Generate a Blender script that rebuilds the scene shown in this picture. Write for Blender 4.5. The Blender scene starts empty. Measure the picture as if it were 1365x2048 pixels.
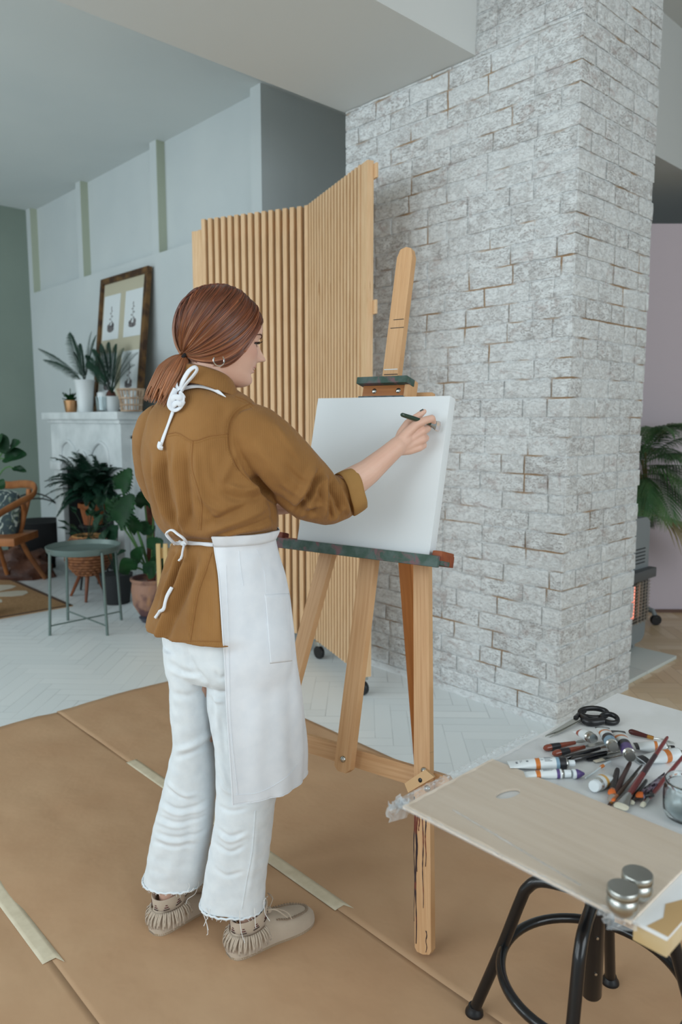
import bpy, bmesh, math, random
import numpy as np
from mathutils import Vector, Matrix, noise
from mathutils.bvhtree import BVHTree
random.seed(7)
# ------------------------------------------------------------------ camera, world, lights, exposure
F = 1477.4; YAW = math.radians(46.74); PIT = math.radians(7.18); H = 1.35
sc = bpy.context.scene
cd = bpy.data.cameras.new('camera'); cam = bpy.data.objects.new('camera', cd); sc.collection.objects.link(cam)
cam.location = (0, 0, H); cam.rotation_euler = (math.pi/2 - PIT, 0, YAW)
cd.sensor_fit = 'VERTICAL'; cd.sensor_height = 36; cd.lens = F/2048*36; cd.clip_start = .05
cd.dof.use_dof = True; cd.dof.focus_distance = 1.85; cd.dof.aperture_fstop = 3.6
sc.camera = cam
w = bpy.data.worlds.new('world'); sc.world = w; w.use_nodes = True
bg = w.node_tree.nodes['Background']; bg.inputs[0].default_value = (.80, .93, 1.0, 1); bg.inputs[1].default_value = .65
def area(name, loc, target, sx, sy, power, col):
    l = bpy.data.lights.new(name, 'AREA'); l.shape = 'RECTANGLE'; l.size = sx; l.size_y = sy; l.energy = power; l.color = col
    o = bpy.data.objects.new(name, l); sc.collection.objects.link(o); o.location = loc
    o.rotation_euler = (Vector(target)-Vector(loc)).to_track_quat('-Z', 'Y').to_euler()
area('window_light_front', (-1.9, -2.6, 2.0), (-2.2, 2.0, .6), 3.2, 2.0, 84, (.87, .96, 1))
area('fill_light_left', (-5.9, -2.6, 2.0), (-5.9, 3.0, 1.2), 3.0, 2.0, 88, (.87, .96, 1))  # added fill lamp that brightens the left wall and floor, no known window
area('window_light_side', (3.1, .9, 2.2), (-1.6, 2.4, 1.0), 3.4, 2.4, 105, (.88, .96, 1))
vs = sc.view_settings; vs.view_transform = 'Standard'; vs.look = 'None'; vs.gamma = 1; vs.exposure = -.14; vs.use_curve_mapping = False

# ------------------------------------------------------------------ geometry helpers
V = Vector
fw = V((-math.sin(YAW)*math.cos(PIT), math.cos(YAW)*math.cos(PIT), -math.sin(PIT)))
rt = V((math.cos(YAW), math.sin(YAW), 0)); up = rt.cross(fw); CAM = V((0, 0, H))
FH = V((-math.sin(YAW), math.cos(YAW), 0))
def ray(x, y): return fw + rt*((x-682.5)/F) - up*((y-1024)/F)
def pl(x, y, ax, v): d = ray(x, y); return CAM + d*((v-CAM[ax])/d[ax])
def dep(x, y, D): d = ray(x, y); return CAM + d*(D/d.dot(FH))
def onp(x, y, p, n): d = ray(x, y); n = V(n); return CAM + d*((V(p)-CAM).dot(n)/d.dot(n))
def W(r_, f_, z_=0): return rt*r_ + FH*f_ + V((0, 0, z_))
def lin(c): return tuple((x/12.92 if x <= .04045 else ((x+.055)/1.055)**2.4) for x in c)
def rgb(r, g, b): return lin((r/255, g/255, b/255)) + (1,)

LOC = {}
class MB:
    def __init__(s): s.v = []; s.f = []; s.uv = []; s.m = []; s.mi = 0
    def add(s, vs_, fs, uvs=None):
        n = len(s.v); s.v += [tuple(p) for p in vs_]
        for i, f in enumerate(fs):
            s.f.append([n+k for k in f]); s.uv.append(uvs[i] if uvs else [(0, 0)]*len(f)); s.m.append(s.mi)
        return s
    def box(s, c, ex, ey, ez, bev=0):        # centre, three half-axis vectors; u runs along the longest
        c = V(c); ax = [V(ex), V(ey), V(ez)]
        L = [a.length for a in ax]; lo = L.index(max(L))
        if ax[0].cross(ax[1]).dot(ax[2]) < 0: ax[2] = -ax[2]
        if bev:
            bm = bmesh.new(); bmesh.ops.create_cube(bm, size=2)
            for v in bm.verts: v.co = V((v.co.x*L[0], v.co.y*L[1], v.co.z*L[2]))
            bmesh.ops.bevel(bm, geom=bm.edges[:], offset=bev, segments=2, affect='EDGES', profile=.7)
            n = [a.normalized() for a in ax]; q = [v.co.copy() for v in bm.verts]; bm.verts.ensure_lookup_table()
            fs = [[v.index for v in f.verts] for f in bm.faces]; bm.free()
            uv = []
            o = [i for i in range(3) if i != lo]
            for f in fs: uv.append([(q[k][lo]+5, q[k][o[0]]+q[k][o[1]]*1.3+3) for k in f])
            s.add([c+n[0]*p.x+n[1]*p.y+n[2]*p.z for p in q], fs, uv); return s
        q = [(x, y, z) for x in (-1, 1) for y in (-1, 1) for z in (-1, 1)]
        fs = [(0, 1, 3, 2), (4, 6, 7, 5), (0, 4, 5, 1), (2, 3, 7, 6), (0, 2, 6, 4), (1, 5, 7, 3)]
        o = [i for i in range(3) if i != lo]
        uv = [[(q[k][lo]*L[lo]+5, q[k][o[0]]*L[o[0]]+q[k][o[1]]*L[o[1]]*1.3+3) for k in f] for f in fs]
        s.add([c+ax[0]*p[0]+ax[1]*p[1]+ax[2]*p[2] for p in q], fs, uv); return s
    def bb(s, x0, x1, y0, y1, z0, z1, bev=0):
        return s.box(((x0+x1)/2, (y0+y1)/2, (z0+z1)/2), ((x1-x0)/2, 0, 0), (0, (y1-y0)/2, 0), (0, 0, (z1-z0)/2), bev)
    def bar(s, p, q, wd, w_, t_, bev=0):     # bar p->q, width w_ along wd, thickness t_ across
        p = V(p); q = V(q); d = (q-p); n = d.normalized(); wd = V(wd); wd = (wd-n*wd.dot(n)).normalized(); td = n.cross(wd)
        return s.box((p+q)/2, d/2, wd*(w_/2), td*(t_/2), bev)
    def tube(s, pts, r, n=10, caps=True, closed=False, flat=1, ref=None):
        pts = [V(p) for p in pts]; m = len(pts); rr = r if isinstance(r, (list, tuple)) else [r]*m
        prev = None; vs_ = []; L = 0; Ls = []
        for i, p in enumerate(pts):
            a = pts[(i-1) % m] if (closed or i) else pts[0]; b = pts[(i+1) % m] if (closed or i < m-1) else pts[-1]
            t = (b-a).normalized() if (b-a).length > 1e-9 else V((0, 0, 1))
            if prev is None:
                prev = V(ref) if ref is not None else (V((0, 0, 1)) if abs(t.z) < .9 else V((1, 0, 0)))
            u = (prev-t*prev.dot(t)); u = u.normalized() if u.length > 1e-6 else t.orthogonal().normalized(); prev = u; v_ = t.cross(u)
            if i: L += (p-pts[i-1]).length
            Ls.append(L)
            for k in range(n):
                an = 2*math.pi*k/n; vs_.append(p+(u*math.cos(an)+v_*math.sin(an)*flat)*rr[i])
        fs = []; uv = []
        R0 = max(max(rr), 1e-4)
        for i in range(m if closed else m-1):
            j = (i+1) % m
            for k in range(n):
                k2 = (k+1) % n; fs.append((i*n+k, i*n+k2, j*n+k2, j*n+k))
                u0, u1 = Ls[i]+5, (Ls[j] if j else L+.02)+5; a0, a1 = k/n*6.28*R0+3, (k+1)/n*6.28*R0+3
                uv.append([(u0, a0), (u0, a1), (u1, a1), (u1, a0)])
        if caps and not closed:
            fs.append(tuple(range(n))[::-1]); uv.append([(5, 3)]*n); fs.append(tuple(range((m-1)*n, m*n))); uv.append([(5, 3)]*n)
        return s.add(vs_, fs, uv)
    def lathe(s, c, prof, n=32, ax=(0, 0, 1), sx=None, closed=False):     # prof: (radius, height) list
        c = V(c); ax = V(ax).normalized(); x = V(sx).normalized() if sx is not None else ax.orthogonal().normalized(); y = ax.cross(x)
        vs_ = []; 
        for r_, h_ in prof:
            for k in range(n):
                an = 2*math.pi*k/n; vs_.append(c+ax*h_+(x*math.cos(an)+y*math.sin(an))*r_)
        fs = []; uv = []; m = len(prof)
        for i in range(m-1):
            for k in range(n):
                k2 = (k+1) % n; fs.append((i*n+k, i*n+k2, (i+1)*n+k2, (i+1)*n+k)); uv.append([(k/n, i/m), ((k+1)/n, i/m), ((k+1)/n, (i+1)/m), (k/n, (i+1)/m)])
        if prof[0][0] > 1e-5: fs.append(tuple(range(n))[::-1]); uv.append([(0, 0)]*n)
        if prof[-1][0] > 1e-5: fs.append(tuple(range((m-1)*n, m*n))); uv.append([(0, 0)]*n)
        return s.add(vs_, fs, uv)
    def prism(s, poly, d):                   # closed polygon (world points) extruded along d
        n = len(poly); d = V(d); P = [V(p) for p in poly]
        fs = [tuple(range(n))[::-1], tuple(range(n, 2*n))]+[(i, (i+1) % n, n+(i+1) % n, n+i) for i in range(n)]
        o = P[0]; a = max(((p-o) for p in P), key=lambda q: q.length).normalized(); b = a.cross(d).normalized()
        Q = P+[p+d for p in P]
        uv = [[((Q[k]-o).dot(a)+5, (Q[k]-o).dot(b)+3) for k in f] for f in fs]
        return s.add(Q, fs, uv)
    def grid(s, pts, closed_u=False, uvs=None):         # pts[i][j]
        m = len(pts); n = len(pts[0]); vs_ = [p for row in pts for p in row]; fs = []; uv = []
        for i in range(m if closed_u else m-1):
            for j in range(n-1):
                i2 = (i+1) % m; fs.append((i*n+j, i2*n+j, i2*n+j+1, i*n+j+1))
                uv.append([(i/m, j/n), ((i+1)/m, j/n), ((i+1)/m, (j+1)/n), (i/m, (j+1)/n)])
        return s.add(vs_, fs, uv)
    def build(s, name, mats, parent=None, smooth=40, solid=0, sub=0, noself=False):
        me = bpy.data.meshes.new(name); o = bpy.data.objects.new(name, me)
        off = LOC.get(parent.name, V((0, 0, 0))) if parent else V((0, 0, 0))
        if parent is None:
            q = np.array(s.v); off = V(((q[:, 0].min()+q[:, 0].max())/2, (q[:, 1].min()+q[:, 1].max())/2, q[:, 2].min())); o.location = off
        me.from_pydata([(p[0]-off.x, p[1]-off.y, p[2]-off.z) for p in s.v], [], s.f)
        uvl = me.uv_layers.new(name='UVMap'); fl = [c for f in s.uv for u in f for c in u]; uvl.data.foreach_set('uv', fl)
        if not isinstance(mats, (list, tuple)): mats = [mats]
        for m_ in mats: me.materials.append(m_)
        me.polygons.foreach_set('material_index', s.m)
        me.update()
        if smooth:
            me.polygons.foreach_set('use_smooth', [True]*len(me.polygons)); me.set_sharp_from_angle(angle=math.radians(smooth))
        sc.collection.objects.link(o)
        if parent: o.parent = parent
        LOC[o.name] = off
        if solid: md = o.modifiers.new('solid', 'SOLIDIFY'); md.thickness = solid; md.offset = 0
        if sub: md = o.modifiers.new('sub', 'SUBSURF'); md.levels = sub; md.render_levels = sub
        return o
def thing(name, label, cat, loc, group=None):
    o = bpy.data.objects.new(name, None); sc.collection.objects.link(o); o.location = loc; LOC[o.name] = V(loc); o.empty_display_size = .05
    return tag(o, label, cat, group)
def tag(o, label, cat, group=None, kind=None):
    if label: o['label'] = label
    if cat: o['category'] = cat
    if group: o['group'] = group
    if kind: o['kind'] = kind
    return o
def struct(o): o['kind'] = 'structure'; return o
def cr(pts, n):                              # Catmull-Rom through points (tuples of any length)
    P = [np.array(p, float) for p in pts]; P = [2*P[0]-P[1]]+P+[2*P[-1]-P[-2]]; out = []
    seg = len(P)-3
    for i in range(n):
        t = i/(n-1)*seg; k = min(int(t), seg-1); t -= k; a, b, c, d = P[k:k+4]
        out.append(.5*((2*b)+(-a+c)*t+(2*a-5*b+4*c-d)*t*t+(-a+3*b-3*c+d)*t**3))
    return out
def crv(pts, n): return [V(p) for p in cr([tuple(p) for p in pts], n)]

# ------------------------------------------------------------------ materials
MC = {}
def mat(name, col, rough=.6, col2=None, sc_=8, lo=.35, hi=.65, det=4, stretch=None, coord='Object', bump=0, bsc=None, bdist=.002, metal=0,
        spec=.5, sheen=0, sss=0, trans=0, ior=1.45, alpha=1, col3=None, sc3=3, lo3=.55, hi3=.7, emit=None, est=0, dist=0, coat=0, rnd=0):
    if name in MC: return MC[name]
    m = bpy.data.materials.new(name); m.use_nodes = True; nt = m.node_tree; N = nt.nodes; Lk = nt.links; b = N['Principled BSDF']
    b.inputs['Base Color'].default_value = col; b.inputs['Roughness'].default_value = rough; b.inputs['Metallic'].default_value = metal
    b.inputs['Specular IOR Level'].default_value = spec; b.inputs['IOR'].default_value = ior
    if sheen: b.inputs['Sheen Weight'].default_value = sheen
    if coat: b.inputs['Coat Weight'].default_value = coat
    if trans: b.inputs['Transmission Weight'].default_value = trans
    if alpha < 1: b.inputs['Alpha'].default_value = alpha
    if sss:
        b.inputs['Subsurface Weight'].default_value = sss; b.inputs['Subsurface Radius'].default_value = (.012, .005, .003); b.inputs['Subsurface Scale'].default_value = 1
    if emit: b.inputs['Emission Color'].default_value = emit; b.inputs['Emission Strength'].default_value = est
    tc = N.new('ShaderNodeTexCoord'); vec = tc.outputs[coord]
    mp = N.new('ShaderNodeMapping'); Lk.new(vec, mp.inputs[0]); mp.inputs['Scale'].default_value = stretch or (1, 1, 1); vec = mp.outputs[0]
    if rnd:
        oi = N.new('ShaderNodeObjectInfo'); mu = N.new('ShaderNodeVectorMath'); mu.operation = 'SCALE'; mu.inputs[0].default_value = (7, 13, 5)
        Lk.new(oi.outputs['Random'], mu.inputs['Scale']); ad = N.new('ShaderNodeVectorMath'); Lk.new(vec, ad.inputs[0]); Lk.new(mu.outputs[0], ad.inputs[1]); vec = ad.outputs[0]
    def nz(scale, d, ds=0):
        n = N.new('ShaderNodeTexNoise'); n.inputs['Scale'].default_value = scale; n.inputs['Detail'].default_value = d; n.inputs['Distortion'].default_value = ds; Lk.new(vec, n.inputs['Vector']); return n
    def ramp(src, l, h):
        r_ = N.new('ShaderNodeMapRange'); r_.inputs[1].default_value = l; r_.inputs[2].default_value = h; Lk.new(src, r_.inputs[0]); return r_.outputs[0]
    cur = None
    if col2:
        mx = N.new('ShaderNodeMix'); mx.data_type = 'RGBA'; mx.inputs[6].default_value = col; mx.inputs[7].default_value = col2
        Lk.new(ramp(nz(sc_, det, dist).outputs['Fac'], lo, hi), mx.inputs[0]); cur = mx.outputs[2]
    if col3:
        mx = N.new('ShaderNodeMix'); mx.data_type = 'RGBA'
        if cur: Lk.new(cur, mx.inputs[6])
        else: mx.inputs[6].default_value = col
        mx.inputs[7].default_value = col3; Lk.new(ramp(nz(sc3, 5, 1).outputs['Fac'], lo3, hi3), mx.inputs[0]); cur = mx.outputs[2]
    if cur: Lk.new(cur, b.inputs['Base Color'])
    if bump:
        bp = N.new('ShaderNodeBump'); bp.inputs['Strength'].default_value = bump; bp.inputs['Distance'].default_value = bdist
        Lk.new(nz(bsc or sc_, 5).outputs['Fac'], bp.inputs['Height']); Lk.new(bp.outputs[0], b.inputs['Normal'])
    MC[name] = m; return m
def nodes(m): return m.node_tree.nodes, m.node_tree.links, m.node_tree.nodes['Principled BSDF']

M = {}
M['wall'] = mat('pale_grey_wall', rgb(200, 207, 208), .85, rgb(193, 201, 203), 1.5, bump=.05, bsc=40)
M['green'] = mat('sage_wall', rgb(136, 149, 139), .85, rgb(130, 143, 134), 1.2, bump=.05, bsc=40)
M['ceil'] = mat('ceiling_paint', rgb(216, 222, 222), .9, rgb(210, 217, 218), 1.0)
M['soffit'] = mat('soffit_paint', rgb(208, 211, 210), .9)
M['white'] = mat('white_paint', rgb(222, 228, 230), .6)
M['pink'] = mat('lilac_backdrop', rgb(205, 193, 201), .8)
M['slot'] = mat('pale_green_paint', rgb(176, 184, 166), .85)
M['dark_metal'] = mat('black_metal', rgb(26, 26, 28), .28, metal=.3, coat=.3)
M['steel'] = mat('steel', rgb(190, 190, 185), .22, metal=1)
M['chrome'] = mat('dull_aluminium', rgb(176, 177, 172), .30, metal=1, bump=.06, bsc=60)
M['black'] = mat('black_plastic', rgb(24, 24, 26), .35)
M['pine'] = mat('pine_slat', rgb(230, 196, 156), .55, rgb(211, 170, 126), 6, .3, .7, 5, (1.2, 28, 28), 'UV', .1, 20, rnd=1, col3=rgb(160, 104, 60), sc3=3.1, lo3=.70, hi3=.76)
M['beech'] = mat('easel_wood', rgb(216, 174, 130), .5, rgb(196, 148, 102), 5, .3, .75, 6, (1.0, 34, 34), 'UV', .12, 20, rnd=1, col3=rgb(120, 92, 72), sc3=9, lo3=.70, hi3=.76)
M['beech_dark'] = mat('easel_wood_oiled', rgb(180, 116, 62), .5, rgb(160, 98, 50), 5, .3, .7, 6, (1.0, 30, 30), 'UV', .1, 20, rnd=1)
M['painted'] = mat('paint_crusted_wood', rgb(86, 104, 100), .7, rgb(64, 88, 78), 30, .4, .6, 6, None, 'Object', .6, 120, .003, col3=rgb(120, 92, 96), sc3=22, lo3=.52, hi3=.62)
M['redpaint'] = mat('red_stained_wood', rgb(150, 82, 48), .6, rgb(110, 48, 40), 18, .4, .6, 5, None, 'Object', .3, 60)
M['leaf'] = mat('deep_green_leaf', rgb(32, 68, 44), .4, rgb(20, 48, 34), 6, .3, .7, spec=.4)
M['leaf2'] = mat('fern_leaf', rgb(22, 56, 40), .55, rgb(14, 40, 30), 10, spec=.3)
M['leaf3'] = mat('palm_leaf', rgb(86, 118, 72), .5, rgb(52, 92, 58), 6, .35, .65, col3=rgb(120, 124, 62), sc3=4, lo3=.6, hi3=.75)
M['leaf4'] = mat('bright_leaf', rgb(24, 68, 30), .5, rgb(14, 44, 24), 6, spec=.22)
M['stem'] = mat('green_stem', rgb(70, 110, 60), .5)
M['canvas'] = mat('primed_canvas', rgb(226, 231, 234), .75, bump=.25, bsc=900, bdist=.0004)

# kraft paper
m = M['kraft'] = mat('kraft_paper', rgb(190, 155, 121), .72, rgb(182, 145, 111), 3, bump=.5, bsc=2.2, bdist=.04)
# white herringbone floor ---------------------------------------------------
def herringbone(name, cA, cB, cG, bw=.07, gap=.035, rough=.4, contrast=1.0, bumps=.3):
    m = bpy.data.materials.new(name); m.use_nodes = True; N, L, b = nodes(m); b.inputs['Roughness'].default_value = rough
    tc = N.new('ShaderNodeTexCoord'); mp = N.new('ShaderNodeMapping'); mp.inputs['Rotation'].default_value = (0, 0, math.radians(45)); mp.inputs['Scale'].default_value = (1/bw, 1/bw, 1)
    L.new(tc.outputs['Object'], mp.inputs[0]); sp = N.new('ShaderNodeSeparateXYZ'); L.new(mp.outputs[0], sp.inputs[0])
    def mt(op, a, b_=None):
        n = N.new('ShaderNodeMath'); n.operation = op
        for i, q in enumerate((a, b_)):
            if q is None: continue
            if isinstance(q, (int, float)): n.inputs[i].default_value = q
            else: L.new(q, n.inputs[i])
        return n.outputs[0]
    x, y = sp.outputs[0], sp.outputs[1]; K = 5.0   # block length in widths
    fx, fy = mt('FLOOR', x), mt('FLOOR', y)
    # herringbone: horizontal plank if mod(fx - fy, 2K) < K else vertical
    d = mt('FLOORED_MODULO', mt('SUBTRACT', fx, fy), 2*K); hz = mt('LESS_THAN', d, K)
    rx, ry = mt('SUBTRACT', x, fx), mt('SUBTRACT', y, fy)
    # distance to plank's long edges / ends
    def edge(a): return mt('MINIMUM', a, mt('SUBTRACT', 1, a))
    endh = mt('MINIMUM', mt('ADD', d, rx), mt('SUBTRACT', K, mt('ADD', d, rx)))
    dv = mt('SUBTRACT', 2*K-1, d); endv = mt('MINIMUM', mt('ADD', dv, ry), mt('SUBTRACT', K, mt('ADD', dv, ry)))
    eh = mt('MINIMUM', edge(ry), endh); ev = mt('MINIMUM', edge(rx), endv)
    e_ = mt('ADD', mt('MULTIPLY', hz, eh), mt('MULTIPLY', mt('SUBTRACT', 1, hz), ev))
    g = N.new('ShaderNodeMapRange'); L.new(e_, g.inputs[0]); g.inputs[1].default_value = 0; g.inputs[2].default_value = gap*2; g.inputs[3].default_value = 1; g.inputs[4].default_value = 0
    # plank id
    idh = N.new('ShaderNodeCombineXYZ'); L.new(mt('SUBTRACT', fx, d), idh.inputs[0]); L.new(fy, idh.inputs[1])
    idv = N.new('ShaderNodeCombineXYZ'); L.new(fx, idv.inputs[0]); L.new(mt('SUBTRACT', fy, dv), idv.inputs[1]); idv.inputs[2].default_value = 3
    mi = N.new('ShaderNodeMix'); mi.data_type = 'VECTOR'; L.new(hz, mi.inputs[0]); L.new(idv.outputs[0], mi.inputs[4]); L.new(idh.outputs[0], mi.inputs[5])
    wn = N.new('ShaderNodeTexWhiteNoise'); L.new(mi.outputs[1], wn.inputs[0])
    # grain
    nz = N.new('ShaderNodeTexNoise'); nz.inputs['Scale'].default_value = 3; nz.inputs['Detail'].default_value = 6; L.new(tc.outputs['Object'], nz.inputs[0])
    f = mt('ADD', mt('MULTIPLY', wn.outputs[0], .7*contrast), mt('MULTIPLY', nz.outputs[0], .5))
    mx = N.new('ShaderNodeMix'); mx.data_type = 'RGBA'; L.new(f, mx.inputs[0]); mx.inputs[6].default_value = cA; mx.inputs[7].default_value = cB
    n2 = N.new('ShaderNodeTexNoise'); n2.inputs['Scale'].default_value = 2.5; n2.inputs['Detail'].default_value = 3; L.new(tc.outputs['Object'], n2.inputs[0])
    r2 = N.new('ShaderNodeMapRange'); L.new(n2.outputs[0], r2.inputs[0]); r2.inputs[1].default_value = .42; r2.inputs[2].default_value = .62
    mx2 = N.new('ShaderNodeMix'); mx2.data_type = 'RGBA'; L.new(mt('MULTIPLY', g.outputs[0], mt('ADD', .25, mt('MULTIPLY', r2.outputs[0], .75))), mx2.inputs[0]); L.new(mx.outputs[2], mx2.inputs[6]); mx2.inputs[7].default_value = cG
    L.new(mx2.outputs[2], b.inputs['Base Color'])
    bp = N.new('ShaderNodeBump'); bp.inputs['Strength'].default_value = bumps; bp.inputs['Distance'].default_value = .002; bp.invert = True; L.new(g.outputs[0], bp.inputs['Height']); L.new(bp.outputs[0], b.inputs['Normal'])
    return m
M['floor'] = herringbone('white_painted_herringbone', rgb(232, 237, 238), rgb(220, 227, 229), rgb(150, 158, 160), .075, .018, .38, .8)
M['parquet'] = herringbone('oak_parquet', rgb(232, 212, 184), rgb(206, 178, 140), rgb(170, 140, 104), .07, .02, .35, 1.3)
# whitewashed brick --------------------------------------------------------
m = M['brick'] = bpy.data.materials.new('whitewashed_brick'); m.use_nodes = True; N, L, b = nodes(m); b.inputs['Roughness'].default_value = .85
tc = N.new('ShaderNodeTexCoord')
def nzz(scale, det, rough=.6, st=(1, 1, 1), ds=0):
    mp = N.new('ShaderNodeMapping'); mp.inputs['Scale'].default_value = st; L.new(tc.outputs['Object'], mp.inputs[0])
    n = N.new('ShaderNodeTexNoise'); n.inputs['Scale'].default_value = scale; n.inputs['Detail'].default_value = det; n.inputs['Roughness'].default_value = rough; n.inputs['Distortion'].default_value = ds; L.new(mp.outputs[0], n.inputs[0]); return n.outputs['Fac']
def mrg(src, l, h, o=1):
    r_ = N.new('ShaderNodeMapRange'); L.new(src, r_.inputs[0]); r_.inputs[1].default_value = l; r_.inputs[2].default_value = h; r_.inputs[4].default_value = o; return r_.outputs[0]
def mxc(fac, a, c):
    x = N.new('ShaderNodeMix'); x.data_type = 'RGBA'; L.new(fac, x.inputs[0])
    if isinstance(a, tuple): x.inputs[6].default_value = a
    else: L.new(a, x.inputs[6])
    x.inputs[7].default_value = c; return x.outputs[2]
at = N.new('ShaderNodeAttribute'); at.attribute_name = 'wear'
def mul(a, c):
    x = N.new('ShaderNodeMath'); x.operation = 'MULTIPLY'
    for i, q in enumerate((a, c)):
        if isinstance(q, (int, float)): x.inputs[i].default_value = q
        else: L.new(q, x.inputs[i])
    return x.outputs[0]
big = mrg(nzz(5, 3), .38, .6)
scr = mrg(nzz(42, 8, .75, (1, 1, 2.2), 1.5), .50, .60)
sx_ = N.new('ShaderNodeSeparateColor'); L.new(at.outputs['Color'], sx_.inputs[0]); gb = mrg(sx_.outputs[1], 0, 1); N[gb.node.name].inputs[3].default_value = .25
c1 = mxc(mul(mul(scr, gb), .72), rgb(228, 232, 233), rgb(142, 134, 131))
c1 = mxc(mul(mul(mrg(nzz(13, 4, .6, (1, 1, 2), .6), .44, .62), gb), .42), c1, rgb(160, 154, 150))
c1 = mxc(mul(mrg(nzz(11, 5, .7, (1, 1, 1.6), 1), .56, .66), .40), c1, rgb(168, 146, 140))
c1 = mxc(mul(mrg(nzz(60, 6, .8, (1, 1, 1.5), 2), .63, .68), .7), c1, rgb(112, 98, 92))
c1 = mxc(sx_.outputs[0], c1, rgb(176, 144, 112))
L.new(c1, b.inputs['Base Color'])
bp = N.new('ShaderNodeBump'); bp.inputs['Strength'].default_value = .7; bp.inputs['Distance'].default_value = .006
ad = N.new('ShaderNodeMath'); ad.operation = 'SUBTRACT'; L.new(nzz(30, 8, .7, (1, 1, 1.5), .8), ad.inputs[0]); L.new(mul(scr, .25), ad.inputs[1]); L.new(ad.outputs[0], bp.inputs['Height']); L.new(bp.outputs[0], b.inputs['Normal'])

# ------------------------------------------------------------------ room
WY = 3.02; CH = 3.447; GX = -7.87
struct(MB().bb(-12, -1.617, -5, 3.5, -.1, 0).build('floor', M['floor']))
struct(MB().bb(-12, -2.96, 3.5, 8, -.1, 0).build('floor', M['floor']))
struct(MB().bb(-1.617, 5, -5, 8, -.1, 0).build('floor', M['parquet']))
struct(MB().bb(-2.96, -1.617, 3.5, 8, -.1, 0).build('floor', M['parquet']))
struct(MB().bb(GX-.2, GX, -5, 4, 0, CH).build('wall_left', M['green']))
b_ = MB(); b_.bb(GX, -3.95, WY, WY+.3, 0, 2.62)
b_.bb(GX, -3.95, WY+.07, WY+.3, 2.62, CH)
struct(b_.build('wall_back', M['wall']))
def colx(px_, py_): return pl(px_, py_, 1, WY).x
for i, (xa, xb) in enumerate([(GX, GX+.10), (colx(152, 400), colx(161, 400)), (colx(300, 330), colx(313, 330)), (-4.06, -3.95)]):
    struct(MB().bb(xa, xb, WY, WY+.07, 2.62, CH, 0).build('trim_%d' % (i+1), M['wall']))
for i, (xa, xb) in enumerate([(GX+.1, GX+.1), (colx(161, 400), 0), (colx(313, 330), 0)]):
    struct(MB().bb(xa, xa+.005, WY+.002, WY+.07, 2.62, CH).build('trim_%d' % (i+5), M['slot']))
struct(MB().bb(GX, -3.95, WY-.015, WY, 0, .09).build('baseboard_back', M['white']))
struct(MB().bb(-4.2, -3.95, WY+.3, 8, 0, CH).build('wall_return', M['wall']))
struct(MB().bb(GX, -2.97, -5, WY+.3, CH, CH+.1).build('ceiling', M['ceil']))
struct(MB().bb(-4.2, -2.97, WY+.3, 8, CH, CH+.1).build('ceiling', M['ceil']))
struct(MB().bb(-2.97, -2.13, -5, 8, 2.94, 4.4).build('ceiling', M['soffit']))
struct(MB().bb(-2.13, 5, -5, 8, 3.75, 3.85).build('ceiling', M['soffit']))
struct(MB().bb(-3.95, 5, 6.7, 6.9, 0, 3.75).build('wall_far', M['wall']))
# brick pillar: running bond, every brick a rough bumped block of one mesh
def brick_face(mb, o, du, dn, L0, z0, z1, off):
    # o origin (corner), du unit along face, dn outward normal
    o = V(o); du = V(du); dn = V(dn); ch = .0825; row = 0; z = z0
    rnd = random.Random(3+off); col = []
    while z < z1-.001:
        zt = min(z+ch, z1); u = -(.12 if (row+off) % 2 else 0)-rnd.uniform(0, .02)
        while u < L0:
            bl = rnd.choice([.235, .235, .235, .225, .12]); ua, ub = max(u, 0), min(u+bl, L0)
            if ub-ua > .02:
                g = .0045; a, b2, c, d = ua+(g if ua > 0 else 0), ub-(g if ub < L0 else 0), z+g, zt-g*.6
                nx = max(3, int((b2-a)/.011)); nz_ = 8; pr = .0075+rnd.uniform(-.003, .003); gg = rnd.random()**1.3+(.35 if du.x > .5 and o.x+u < -2.55 else 0); P = []; base = len(mb.v)
                for i in range(nx+3):
                    for j in range(nz_+3):
                        ii = min(max(i-1, 0), nx); jj = min(max(j-1, 0), nz_); uu = a+(b2-a)*ii/nx; zz = c+(d-c)*jj/nz_
                        edge = (i == 0 or i == nx+2 or j == 0 or j == nz_+2)
                        e2 = ii in (0, nx) or jj in (0, nz_)
                        q = V((uu*1.0+off*9, row*.37, zz))
                        n1 = noise.noise(q*26)*.0035+noise.noise(q*60)*.002; wob = V((noise.noise(q*17+V((5, 0, 0))), 0, noise.noise(q*17+V((0, 7, 0)))))*.003
                        if (uu <= 0 or uu >= L0): wob.x = 0
                        h = -.001 if edge else (pr*.75-.001+n1*.6 if e2 else pr+n1)
                        P.append(o+du*(uu+wob.x)+dn*h+V((0, 0, zz+wob.z)))
                k = nz_+3
                fs = [(i*k+j, (i+1)*k+j, (i+1)*k+j+1, i*k+j+1) for i in range(nx+2) for j in range(k-1)]
                if du.cross(V((0, 0, 1))).dot(dn) < 0: fs = [f[::-1] for f in fs]
                mb.add(P, fs); col += [(0, min(1, gg))]*len(P)
            u += bl
        z = zt; row += 1
    return col
PX0, PX1, PY0, PY1 = -2.96, -1.617, 2.825, 3.50
b_ = MB(); wear = []
wear += brick_face(b_, (PX0, PY0, 0), (1, 0, 0), (0, -1, 0), PX1-PX0+.008, .035, 2.94, 0)
wear += brick_face(b_, (-2.13, PY0, 0), (1, 0, 0), (0, -1, 0), PX1+2.13+.008, 2.94, 3.75, 1)
wear += brick_face(b_, (PX1, PY0-.008, 0), (0, 1, 0), (1, 0, 0), PY1-PY0+.016, .035, 3.75, 2)
wear += brick_face(b_, (PX0, PY1, 0), (0, -1, 0), (-1, 0, 0), PY1-PY0, .035, 2.94, 3)
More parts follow.
